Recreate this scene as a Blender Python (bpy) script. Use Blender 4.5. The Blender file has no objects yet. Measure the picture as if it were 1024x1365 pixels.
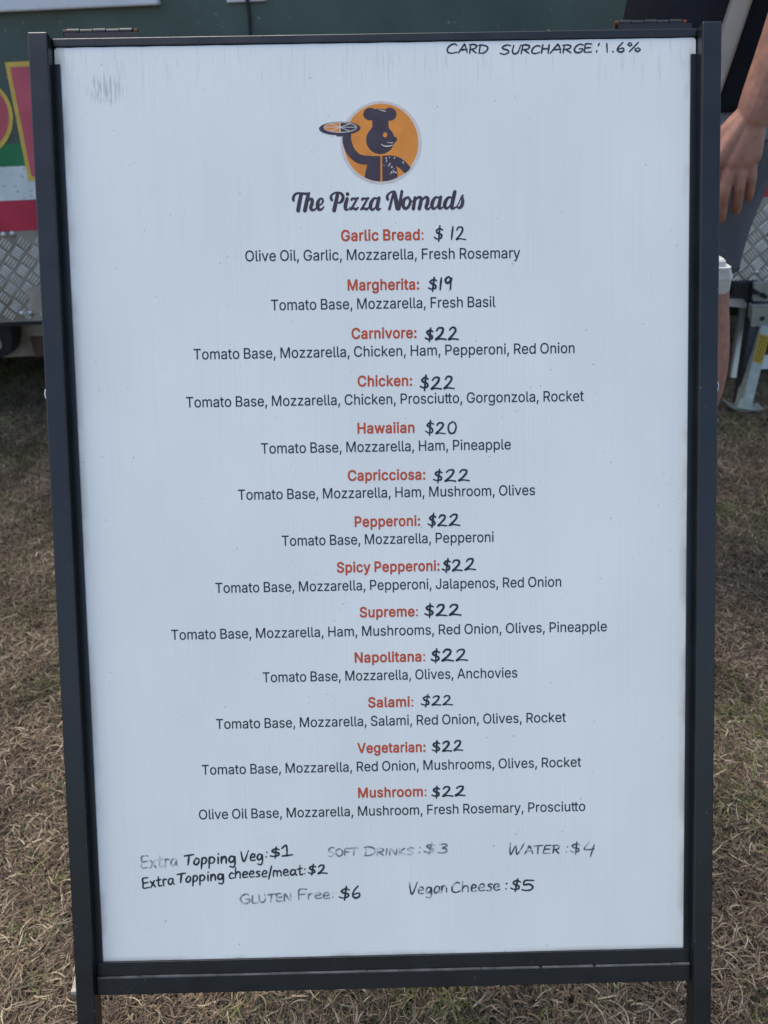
import bpy, bmesh, math, random, json
import numpy as np
from mathutils import Vector, Matrix, noise
random.seed(7)
S = bpy.context.scene
COL = S.collection
R_ = math.radians

# ------------------------------------------------------------------ camera
F = 1000.0                                  # focal length in pixels of a 1024 x 1365 picture
CAMH, PITCH, ROLL = 0.935, R_(32.0), R_(2.6)
cam_d = bpy.data.cameras.new('camera')
cam = bpy.data.objects.new('camera', cam_d)
COL.objects.link(cam)
CAM_M = Matrix.Translation((0, 0, CAMH)) @ Matrix.Rotation(R_(90) - PITCH, 4, 'X') @ Matrix.Rotation(-ROLL, 4, 'Z')
cam.matrix_world = CAM_M
cam_d.sensor_fit = 'VERTICAL'
cam_d.sensor_height = 36.0
cam_d.sensor_width = 27.0
cam_d.lens = F / 1365.0 * 36.0
cam_d.clip_start = 0.02
cam_d.clip_end = 500.0
cam_d.dof.use_dof = True
cam_d.dof.focus_distance = 0.70
cam_d.dof.aperture_fstop = 9.0
S.camera = cam

# ------------------------------------------------------------------ light
SUN_EL, SUN_AZ = 66.0, 318.0                # azimuth clockwise from +Y: high, from behind the sign on the left
world = bpy.data.worlds.new('World')
S.world = world
world.use_nodes = True
wn = world.node_tree
for n in list(wn.nodes): wn.nodes.remove(n)
sky = wn.nodes.new('ShaderNodeTexSky')
sky.sky_type = 'NISHITA'
sky.sun_disc = False
sky.sun_elevation = R_(SUN_EL)
sky.sun_rotation = R_(SUN_AZ)
sky.air_density = 1.0
sky.dust_density = 2.6
sky.ozone_density = 1.0
bg = wn.nodes.new('ShaderNodeBackground')
bg.inputs[1].default_value = 0.15
wo = wn.nodes.new('ShaderNodeOutputWorld')
wn.links.new(sky.outputs[0], bg.inputs[0])
wn.links.new(bg.outputs[0], wo.inputs[0])
sd = bpy.data.lights.new('sun', 'SUN')
sd.energy = 1.35
sd.angle = R_(35)
sd.color = (1.0, 0.96, 0.90)
sun = bpy.data.objects.new('sun', sd)
COL.objects.link(sun)
az, el = R_(SUN_AZ), R_(SUN_EL)
sdir = Vector((math.sin(az) * math.cos(el), math.cos(az) * math.cos(el), math.sin(el)))
sun.rotation_euler = sdir.to_track_quat('Z', 'Y').to_euler()
S.view_settings.view_transform = 'Standard'
S.view_settings.look = 'None'
S.view_settings.exposure = 0.88
S.view_settings.gamma = 1.0
S.view_settings.use_curve_mapping = False
S.cycles.max_bounces = 6

# ------------------------------------------------------------------ helpers
def ray(px, py):
    """direction in the world of a point measured in the photograph"""
    d = Vector(((px - 512) / F, -(py - 682.5) / F, -1))
    return (CAM_M.to_3x3() @ d)
def at(px, py, Y):
    d = ray(px, py)
    t = Y / d.y
    return Vector((d.x * t, Y, CAMH + d.z * t))

def tag(o, label=None, cat=None, group=None, kind=None):
    if label: o['label'] = label
    if cat: o['category'] = cat
    if group: o['group'] = group
    if kind: o['kind'] = kind
    return o
def empty(name, M=None, loc=None):
    o = bpy.data.objects.new(name, None)
    o.empty_display_size = 0.1
    COL.objects.link(o)
    if M is not None: o.matrix_world = M
    if loc is not None: o.location = loc
    return o
def link(name, me, mat=None, parent=None, loc=None, rot=None):
    o = bpy.data.objects.new(name, me)
    COL.objects.link(o)
    if mat is not None and not me.materials: me.materials.append(mat)
    if parent is not None: o.parent = parent
    if loc is not None: o.location = loc
    if rot is not None: o.rotation_euler = rot
    return o
def mesh_of(name, bm, smooth=False, angle=None):
    me = bpy.data.meshes.new(name)
    bm.normal_update()
    bm.to_mesh(me)
    bm.free()
    if smooth:
        for p in me.polygons: p.use_smooth = True
        if angle is not None:
            try: me.set_sharp_from_angle(angle=angle)
            except Exception: pass
    return me
def box(bm, x0, x1, y0, y1, z0, z1, bev=0.0, seg=2):
    vs = [bm.verts.new((x, y, z)) for x in (x0, x1) for y in (y0, y1) for z in (z0, z1)]
    f = []
    for q in ((0, 1, 3, 2), (4, 6, 7, 5), (0, 4, 5, 1), (2, 3, 7, 6), (0, 2, 6, 4), (1, 5, 7, 3)):
        f.append(bm.faces.new([vs[i] for i in q]))
    if bev > 0:
        es = list({e for a in f for e in a.edges})
        bmesh.ops.bevel(bm, geom=es, offset=bev, segments=seg, affect='EDGES', profile=0.5)
    return vs
def bx(name, x0, x1, y0, y1, z0, z1, mat, parent=None, bev=0.0, seg=2):
    bm = bmesh.new()
    box(bm, x0, x1, y0, y1, z0, z1, bev, seg)
    return link(name, mesh_of(name, bm), mat, parent)
def tube(bm, pts, r, n=10, cap=True):
    """tube through points, r a number or a list"""
    pts = [Vector(p) for p in pts]
    rings = []
    up = None
    for i, p in enumerate(pts):
        a = pts[max(i - 1, 0)]; b = pts[min(i + 1, len(pts) - 1)]
        t = (b - a).normalized()
        if up is None:
            up = t.orthogonal().normalized()
        up = (up - t * up.dot(t)).normalized()
        sd_ = t.cross(up)
        rr = r[i] if isinstance(r, (list, tuple)) else r
        rings.append([bm.verts.new(p + (up * math.cos(k * 2 * math.pi / n) + sd_ * math.sin(k * 2 * math.pi / n)) * rr) for k in range(n)])
    for a, b in zip(rings, rings[1:]):
        for k in range(n):
            bm.faces.new((a[k], a[(k + 1) % n], b[(k + 1) % n], b[k]))
    if cap:
        bm.faces.new(list(reversed(rings[0]))); bm.faces.new(rings[-1])
def prism(bm, poly, d):
    """poly: 3D points of a flat outline, d: thickness vector"""
    a = [bm.verts.new(Vector(p)) for p in poly]
    b = [bm.verts.new(Vector(p) + Vector(d)) for p in poly]
    n = len(poly)
    f = [bm.faces.new(a), bm.faces.new(list(reversed(b)))]
    for i in range(n):
        f.append(bm.faces.new((a[i], b[i], b[(i + 1) % n], a[(i + 1) % n])))
    bmesh.ops.recalc_face_normals(bm, faces=f)
    if n > 12: bmesh.ops.triangulate(bm, faces=f[:2], ngon_method='EAR_CLIP')
    return f

# ------------------------------------------------------------------ materials
def mat(name, col, rough=0.6, metal=0.0, spec=0.5, var=0.0, vscale=20.0, bump=0.0, bscale=200.0, stretch=None,
        col2=None, c2lo=0.55, c2hi=0.7, c2scale=30.0, coat=0.0):
    m = bpy.data.materials.new(name)
    m.use_nodes = True
    nt = m.node_tree
    b = nt.nodes['Principled BSDF']
    b.inputs['Roughness'].default_value = rough
    b.inputs['Metallic'].default_value = metal
    b.inputs['Specular IOR Level'].default_value = spec
    b.inputs['Coat Weight'].default_value = coat
    tc = nt.nodes.new('ShaderNodeTexCoord')
    vec = tc.outputs['Object']
    if stretch:
        mp = nt.nodes.new('ShaderNodeMapping')
        mp.inputs['Scale'].default_value = stretch
        nt.links.new(vec, mp.inputs['Vector'])
        vec = mp.outputs[0]
    cur = None
    if var > 0:
        nz = nt.nodes.new('ShaderNodeTexNoise')
        nz.inputs['Scale'].default_value = vscale
        nz.inputs['Detail'].default_value = 8
        nt.links.new(vec, nz.inputs['Vector'])
        mr = nt.nodes.new('ShaderNodeMapRange')
        mr.inputs[1].default_value = 0.3; mr.inputs[2].default_value = 0.7
        mr.inputs[3].default_value = 1 - var; mr.inputs[4].default_value = 1 + var
        nt.links.new(nz.outputs[0], mr.inputs[0])
        mx = nt.nodes.new('ShaderNodeMix'); mx.data_type = 'RGBA'; mx.blend_type = 'MULTIPLY'
        mx.inputs[0].default_value = 1
        mx.inputs[6].default_value = (*col, 1)
        nt.links.new(mr.outputs[0], mx.inputs[7])
        cur = mx.outputs[2]
        mr2 = nt.nodes.new('ShaderNodeMapRange')
        mr2.inputs[3].default_value = max(0, rough - 0.12); mr2.inputs[4].default_value = min(1, rough + 0.12)
        nt.links.new(nz.outputs[0], mr2.inputs[0]); nt.links.new(mr2.outputs[0], b.inputs['Roughness'])
    if col2:
        nz = nt.nodes.new('ShaderNodeTexNoise')
        nz.inputs['Scale'].default_value = c2scale; nz.inputs['Detail'].default_value = 6
        nt.links.new(vec, nz.inputs['Vector'])
        mr = nt.nodes.new('ShaderNodeMapRange')
        mr.inputs[1].default_value = c2lo; mr.inputs[2].default_value = c2hi
        nt.links.new(nz.outputs[0], mr.inputs[0])
        mx = nt.nodes.new('ShaderNodeMix'); mx.data_type = 'RGBA'
        nt.links.new(mr.outputs[0], mx.inputs[0])
        if cur is not None: nt.links.new(cur, mx.inputs[6])
        else: mx.inputs[6].default_value = (*col, 1)
        mx.inputs[7].default_value = (*col2, 1)
        cur = mx.outputs[2]
    if cur is not None: nt.links.new(cur, b.inputs['Base Color'])
    else: b.inputs['Base Color'].default_value = (*col, 1)
    if bump > 0:
        nz = nt.nodes.new('ShaderNodeTexNoise')
        nz.inputs['Scale'].default_value = bscale; nz.inputs['Detail'].default_value = 4
        nt.links.new(vec, nz.inputs['Vector'])
        bp = nt.nodes.new('ShaderNodeBump')
        bp.inputs['Strength'].default_value = bump; bp.inputs['Distance'].default_value = 0.001
        nt.links.new(nz.outputs[0], bp.inputs['Height']); nt.links.new(bp.outputs[0], b.inputs['Normal'])
    return m

M = {}
M['frame'] = mat('black_powder_coat', (0.004, 0.0055, 0.007), 0.36, 0, 0.62, 0.35, 30, 0.12, 900, None, (0.12, 0.125, 0.13), 0.715, 0.76, 170)
M['frame_edge'] = mat('worn_frame_edge', (0.10, 0.10, 0.105), 0.45, 0.2, 0.5, 0.4, 60)
M['rust'] = mat('rusted_steel', (0.10, 0.035, 0.02), 0.8, 0.1, 0.3, 0.5, 200)
M['nylon'] = mat('white_nylon', (0.75, 0.75, 0.74), 0.4)
M['black'] = mat('black_plastic', (0.012, 0.013, 0.016), 0.5, 0, 0.4, 0.3, 40)
M['ink_print'] = mat('printed_black', (0.022, 0.026, 0.040), 0.5, 0, 0.3)
M['ink_brown'] = mat('printed_dark_brown', (0.055, 0.042, 0.058), 0.5, 0, 0.3, 0.15, 90)
M['ink_red'] = mat('printed_red', (0.52, 0.085, 0.035), 0.5, 0, 0.3, 0.10, 300)
M['ink_orange'] = mat('printed_orange', (0.70, 0.25, 0.04), 0.5, 0, 0.3, 0.10, 60)
M['ink_cream'] = mat('printed_cream', (0.62, 0.56, 0.49), 0.5, 0, 0.3, 0.08, 200)
M['marker'] = mat('black_marker', (0.020, 0.024, 0.034), 0.45, 0, 0.4, 0.3, 250, 0, 1, None, (0.07, 0.08, 0.10), 0.58, 0.70, 420)
M['marker_faded'] = mat('faded_marker', (0.19, 0.20, 0.215), 0.5, 0, 0.3, 0.3, 250, 0, 1, None, (0.56, 0.58, 0.59), 0.46, 0.58, 170)
M['marker_worn'] = mat('worn_marker', (0.065, 0.07, 0.08), 0.5, 0, 0.3, 0.3, 250, 0, 1, None, (0.44, 0.46, 0.48), 0.50, 0.62, 190)

# ------------------------------------------------------------------ setting
def ground_material():
    m = bpy.data.materials.new('dry_soil_and_thatch'); m.use_nodes = True
    nt = m.node_tree; b = nt.nodes['Principled BSDF']; b.inputs['Roughness'].default_value = 0.95
    g = nt.nodes.new('ShaderNodeNewGeometry')
    n1 = nt.nodes.new('ShaderNodeTexNoise'); n1.inputs['Scale'].default_value = 120; n1.inputs['Detail'].default_value = 8
    n2 = nt.nodes.new('ShaderNodeTexNoise'); n2.inputs['Scale'].default_value = 2.2; n2.inputs['Detail'].default_value = 5
    for n in (n1, n2): nt.links.new(g.outputs['Position'], n.inputs['Vector'])
    r = nt.nodes.new('ShaderNodeValToRGB')
    r.color_ramp.elements[0].position = 0.3; r.color_ramp.elements[0].color = (0.030, 0.024, 0.018, 1)
    r.color_ramp.elements[1].position = 0.75; r.color_ramp.elements[1].color = (0.14, 0.105, 0.07, 1)
    nt.links.new(n1.outputs[0], r.inputs[0])
    mx = nt.nodes.new('ShaderNodeMix'); mx.data_type = 'RGBA'
    mr = nt.nodes.new('ShaderNodeMapRange'); mr.inputs[1].default_value = 0.45; mr.inputs[2].default_value = 0.65; mr.inputs[4].default_value = 0.6
    nt.links.new(n2.outputs[0], mr.inputs[0]); nt.links.new(mr.outputs[0], mx.inputs[0])
    nt.links.new(r.outputs[0], mx.inputs[6]); mx.inputs[7].default_value = (0.045, 0.055, 0.025, 1)
    nt.links.new(mx.outputs[2], b.inputs['Base Color'])
    bp = nt.nodes.new('ShaderNodeBump'); bp.inputs['Strength'].default_value = 0.8; bp.inputs['Distance'].default_value = 0.01
    nt.links.new(n1.outputs[0], bp.inputs['Height']); nt.links.new(bp.outputs[0], b.inputs['Normal'])
    return m
def gh(x, y):
    return 0.010 * noise.noise(Vector((x * 2.1, y * 2.1, 0))) + 0.004 * noise.noise(Vector((x * 7, y * 7, 3)))
bm = bmesh.new()
xs = [-300, -60, -12, -5] + [-3 + 0.1 * i for i in range(61)] + [5, 12, 60, 300]
ys = [-300, -60, -12, -5, -2] + [-1 + 0.1 * i for i in range(71)] + [9, 20, 80, 300]
grid = [[bm.verts.new((x, y, gh(x, y) if abs(x) < 3.05 and -1.05 < y < 6.05 else 0)) for y in ys] for x in xs]
for i in range(len(xs) - 1):
    for j in range(len(ys) - 1):
        bm.faces.new((grid[i][j], grid[i + 1][j], grid[i + 1][j + 1], grid[i][j + 1]))
ground = link('ground', mesh_of('ground', bm, True), ground_material())
tag(ground, kind='structure')

# ------------------------------------------------------------------ the menu sign
# the sign's own axes: x to the right, y up along the board, z out of the board towards the reader
def rodr(r):
    v = Vector(r); return Matrix.Rotation(v.length, 4, v.normalized())
SIGN_C = Matrix.Translation((0.0013, -0.0128, -0.6945)) @ rodr((0.0692, 0.0073, 0.0200))
SIGN_M = CAM_M @ SIGN_C
SIGN_I = SIGN_M.inverted()
CB = SIGN_I @ Vector((0, 0, CAMH))
def sb(px, py, z=0.0):
    """a mark measured in the photograph, as x, y on the board's plane at height z"""
    d = SIGN_I.to_3x3() @ ray(px, py)
    t = (z - CB.z) / d.z
    return (CB.x + d.x * t, CB.y + d.y * t)
sign = empty('menu_sign', SIGN_M)
tag(sign, 'black steel A-frame sign with white handwritten and printed pizza menu board', 'menu sign')
fm = M['frame']

LEGB = -0.650
for sx in (-1, 1):
    a, b_ = sorted((sx * 0.2860, sx * 0.3032))
    bx('leg', a, b_, LEGB, 0.4383, -0.0080, 0.0100, fm, sign, 0.0012)
    bm = bmesh.new(); box(bm, a + 0.0004, b_ - 0.0004, LEGB - 0.008, LEGB + 0.020, -0.0076, 0.0096, 0.001)
    link('foot_cap', mesh_of('foot_cap', bm, True, R_(35)), M['black'], sign)
    # slotted channel that holds the panel
    a, b_ = sorted((sx * 0.2800, sx * 0.2846))
    bm = bmesh.new()
    box(bm, *sorted((sx * 0.2800, sx * 0.2885)), -0.4155, 0.4160, -0.0010, 0.0, 0.0003)
    box(bm, *sorted((sx * 0.2872, sx * 0.2885)), -0.4155, 0.4160, -0.0060, -0.0012)
    link('side_channel', mesh_of('side_channel', bm), fm, sign)
bx('top_rail', -0.2858, 0.2858, 0.4312, 0.4382, -0.0080, -0.0006, fm, sign, 0.0008)
bm = bmesh.new()
box(bm, -0.2858, 0.2858, -0.4296, -0.4158, -0.0015, 0.0008, 0.0004)
link('bottom_channel', mesh_of('bottom_channel', bm), fm, sign)
bx('bottom_rail', -0.2858, 0.2858, -0.4470, -0.4298, -0.0080, 0.0030, fm, sign, 0.0008)
# bare, worn front lip along the lower rail
bm = bmesh.new()
x = -0.2850
while x < 0.285:
    L = random.uniform(0.01, 0.06)
    w = random.uniform(0.0006, 0.0013)
    box(bm, x, min(x + L, 0.2852), -0.4299 - w * 0.3, -0.4299 + w * 0.7, 0.0010, 0.0033)
    x += L + random.choice((0, 0, 0.001, 0.003))
link('worn_lip', mesh_of('worn_lip', bm), M['frame_edge'], sign)

# rings at the ends of the side hinge bolts
for sx, yy in ((-1, 0.1268), (1, 0.1222)):
    bm = bmesh.new()
    pts = [(sx * 0.3032 + sx * 0.0040 * math.cos(t), yy + 0.0062 * math.sin(t), 0.0) for t in [math.pi * (-0.5 + k / 12) for k in range(13)]]
    tube(bm, pts, 0.0011, 8)
    link('bolt_ring', mesh_of('bolt_ring', bm, True), M['nylon'], sign)
    bm = bmesh.new()
    tube(bm, [(sx * 0.3028, yy, 0.0), (sx * 0.3056, yy, 0.0)], 0.0046, 12)
    link('bolt_head', mesh_of('bolt_head', bm, True, R_(40)), M['black'], sign)

# hinges between the front and back frames
HZ = -0.0130
for x0, x1, flag in ((-0.2790, -0.2160, 0), (0.2170, 0.2780, 1)):
    cy = 0.4490
    bm = bmesh.new()
    n = 5; L = (x1 - x0 - 0.004) / n
    for k in range(n):
        tube(bm, [(x0 + 0.002 + L * k + 0.0004, cy, HZ), (x0 + 0.002 + L * (k + 1) - 0.0004, cy, HZ)], 0.0036 if k % 2 == 0 else 0.0032, 12)
    hg = link('hinge', mesh_of('hinge', bm, True, R_(40)), M['black'], sign)
    box_pts = bmesh.new(); box(box_pts, x0 + 0.001, x1 + 0.006, 0.434, cy - 0.0022, HZ + 0.0036, HZ + 0.0049)
    link('hinge_plate', mesh_of('hinge_plate', box_pts), M['black'], hg)
    for xx in (x0 - 0.0012, x1 - 0.0008):
        bm = bmesh.new()
        tube(bm, [(xx, cy, HZ), (xx + 0.0032, cy, HZ)], 0.0030, 10)
        link('hinge_pin', mesh_of('hinge_pin', bm, True, R_(40)), M['rust'], hg)

# back frame, folded out behind
bk_ang = R_(48)
bk = Matrix.Translation((0, 0.4490, HZ)) @ Matrix.Rotation(bk_ang, 4, 'X')
def back(name, x0, x1, y0, y1, mt, bev=0.001):
    bm = bmesh.new(); box(bm, x0, x1, y0, y1, -0.018, -0.002, bev)
    bm.transform(bk)
    return link(name, mesh_of(name, bm), mt, sign)
# distance down to the ground along the back leg
a_ = SIGN_M @ bk @ Vector((0, 0, 0)); b2 = (SIGN_M @ bk).to_3x3() @ Vector((0, -1, 0))
LB = -a_.z / b2.z
for sx in (-1, 1):
    back('back_leg', *sorted((sx * 0.2860, sx * 0.3032)), -LB - 0.005, -0.022, fm)
back('back_rail', -0.2858, 0.2858, -0.040, -0.026, fm)
back('back_rail', -0.2858, 0.2858, -0.80, -0.785, fm)

# -------- panel: fluted plastic sheet
def panel_material():
    m = bpy.data.materials.new('white_fluted_plastic'); m.use_nodes = True
    nt = m.node_tree; b = nt.nodes['Principled BSDF']
    b.inputs['Specular IOR Level'].default_value = 0.45
    N = nt.nodes.new; Lk = nt.links.new
    tc = N('ShaderNodeTexCoord'); sp = N('ShaderNodeSeparateXYZ'); Lk(tc.outputs['Object'], sp.inputs[0])
    def noise_(scale, sc=(1, 1, 1), det=4, loc=(0, 0, 0)):
        mp = N('ShaderNodeMapping'); mp.inputs['Scale'].default_value = sc; mp.inputs['Location'].default_value = loc
        Lk(tc.outputs['Object'], mp.inputs['Vector'])
        n = N('ShaderNodeTexNoise'); n.inputs['Scale'].default_value = scale; n.inputs['Detail'].default_value = det
        Lk(mp.outputs[0], n.inputs['Vector']); return n.outputs[0]
    def mr(v, a, b_, c=0.0, d=1.0, smooth=False):
        n = N('ShaderNodeMapRange'); n.inputs[1].default_value = a; n.inputs[2].default_value = b_
        n.inputs[3].default_value = c; n.inputs[4].default_value = d
        if smooth: n.interpolation_type = 'SMOOTHSTEP'
        Lk(v, n.inputs[0]); return n.outputs[0]
    def mth(op, a, b_=None):
        n = N('ShaderNodeMath'); n.operation = op
        for i, v in enumerate((a, b_)):
            if v is None: continue
            if isinstance(v, (int, float)): n.inputs[i].default_value = v
            else: Lk(v, n.inputs[i])
        return n.outputs[0]
    def mix(f, a, col):
        n = N('ShaderNodeMix'); n.data_type = 'RGBA'
        Lk(f, n.inputs[0])
        if isinstance(a, tuple): n.inputs[6].default_value = (*a, 1)
        else: Lk(a, n.inputs[6])
        n.inputs[7].default_value = (*col, 1); return n.outputs[2]
    X, Y = sp.outputs[0], sp.outputs[1]
    # flutes
    w = mth('SINE', mth('MULTIPLY', X, 2 * math.pi / 0.0040))
    strk = noise_(1.0, (420, 5, 1), 3)                    # vertical streaks
    broad = noise_(5.0, (1.6, 1, 1), 4)
    fl = mth('MULTIPLY', mth('POWER', mr(w, -1, 1), 6.0), mr(noise_(1, (60, 3, 1), 2, (5, 2, 0)), 0.42, 0.62))
    top = mr(Y, 0.05, 0.43, 0.25, 1.0)
    base = mix(mr(broad, 0.35, 0.65), (0.73, 0.745, 0.685), (0.78, 0.79, 0.73))
    c = mix(mth('MULTIPLY', mth('MULTIPLY', fl, top), 0.18), base, (0.80, 0.80, 0.80))
    c = mix(mth('MULTIPLY', mr(strk, 0.50, 0.66), 0.07), c, (0.78, 0.79, 0.80))
    c = mix(mth('MULTIPLY', mr(strk, 0.48, 0.36), 0.045), c, (0.40, 0.42, 0.44))
    # paler, unprinted and worn strip along the top edge with grime in the flutes
    c = mix(mr(Y, 0.418, 0.430, 0.0, 0.28), c, (0.78, 0.79, 0.79))
    grime = mth('MULTIPLY', mr(Y, 0.37, 0.43), mr(noise_(1, (330, 28, 1), 4, (3, 1, 0)), 0.56, 0.70))
    c = mix(mth('MULTIPLY', grime, 0.24), c, (0.26, 0.25, 0.23))
    # smudges and scuffs
    def blob(cx, cy, rx, ry):
        a = mth('DIVIDE', mth('SUBTRACT', X, cx), rx); b_ = mth('DIVIDE', mth('SUBTRACT', Y, cy), ry)
        d = mth('ADD', mth('MULTIPLY', a, a), mth('MULTIPLY', b_, b_))
        return mr(mth('ADD', d, mr(strk, 0.35, 0.65, -0.45, 0.45)), 1.25, 0.0, 0, 1, True)
    scuff = mr(noise_(1, (560, 70, 1), 4, (1, 7, 0)), 0.40, 0.62)
    bx_, by_ = sb(140, 119)
    c = mix(mth('MULTIPLY', mth('MULTIPLY', blob(bx_, by_, 0.018, 0.013), scuff), 0.52), c, (0.22, 0.23, 0.24))
    speck = mr(noise_(620, (1, 0.8, 1), 2, (9, 3, 0)), 0.665, 0.705)
    for (px, py, rx, ry, k) in ((150, 226, .012, .020, .5), (190, 285, .006, .03, .6), (303, 345, .007, .035, .6), (305, 460, .010, .05, .5),
                                (213, 495, .007, .05, .5), (395, 640, .03, .03, .35), (210, 385, .012, .02, .5), (455, 790, .010, .035, .5), (395, 1000, .03, .03, .4), (420, 935, .03, .02, .6),
                                (393, 775, .02, .03, .4), (250, 1230, .06, .015, .35), (900, 650, .02, .03, .5), (885, 440, .02, .02, .5)):
        ax, ay = sb(px, py)
        c = mix(mth('MULTIPLY', mth('MULTIPLY', blob(ax, ay, rx, ry), speck), k), c, (0.16, 0.17, 0.19))
    sp2 = mr(noise_(230, (1, 1, 1), 2, (1, 8, 0)), 0.755, 0.775)
    c = mix(mth('MULTIPLY', sp2, 0.55), c, (0.20, 0.21, 0.22))
    # brown stain where the sheet rubs in its channels
    side = mth('MULTIPLY', mr(mth('ABSOLUTE', X), 0.2725, 0.2800), mr(noise_(1, (30, 14, 1), 3, (0, 4, 0)), 0.50, 0.62))
    c = mix(mth('MULTIPLY', side, 0.60), c, (0.40, 0.36, 0.31))
    bot = mth('MULTIPLY', mr(Y, -0.411, -0.4158), mr(noise_(1, (25, 40, 1), 3, (2, 4, 0)), 0.40, 0.6))
    c = mix(mth('MULTIPLY', bot, 0.5), c, (0.34, 0.31, 0.26))
    Lk(c, b.inputs['Base Color'])
    Lk(mr(strk, 0.3, 0.7, 0.34, 0.52), b.inputs['Roughness'])
    bp = N('ShaderNodeBump'); bp.inputs['Strength'].default_value = 0.18; bp.inputs['Distance'].default_value = 0.0004
    h = mth('ADD', mth('MULTIPLY', w, 0.12), mth('MULTIPLY', strk, 1.2))
    Lk(h, bp.inputs['Height']); Lk(bp.outputs[0], b.inputs['Normal'])
    return m
PZ = -0.0016                                     # front face of the panel
bm = bmesh.new()
ol = []
xa, ya, yb, rc = 0.2850, -0.4280, 0.4307, 0.0032
ol += [(-xa, ya), (xa, ya)]
ol += [(xa - rc + rc * math.cos(t), yb - rc + rc * math.sin(t)) for t in [k * math.pi / 12 for k in range(7)]]
# slightly ragged top edge
for k in range(1, 60):
    xx = (xa - rc) - k * (2 * xa - 2 * rc) / 60
    ol.append((xx, yb + 0.0004 * noise.noise(Vector((xx * 60, 0, 0))) - 0.0002))
ol += [(-xa + rc - rc * math.sin(t), yb - rc + rc * math.cos(t)) for t in [k * math.pi / 12 for k in range(7)]]
prism(bm, [(x, y, PZ) for x, y in ol], (0, 0, -0.0040))
panel = link('menu_panel', mesh_of('menu_panel', bm), panel_material(), sign)

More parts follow.
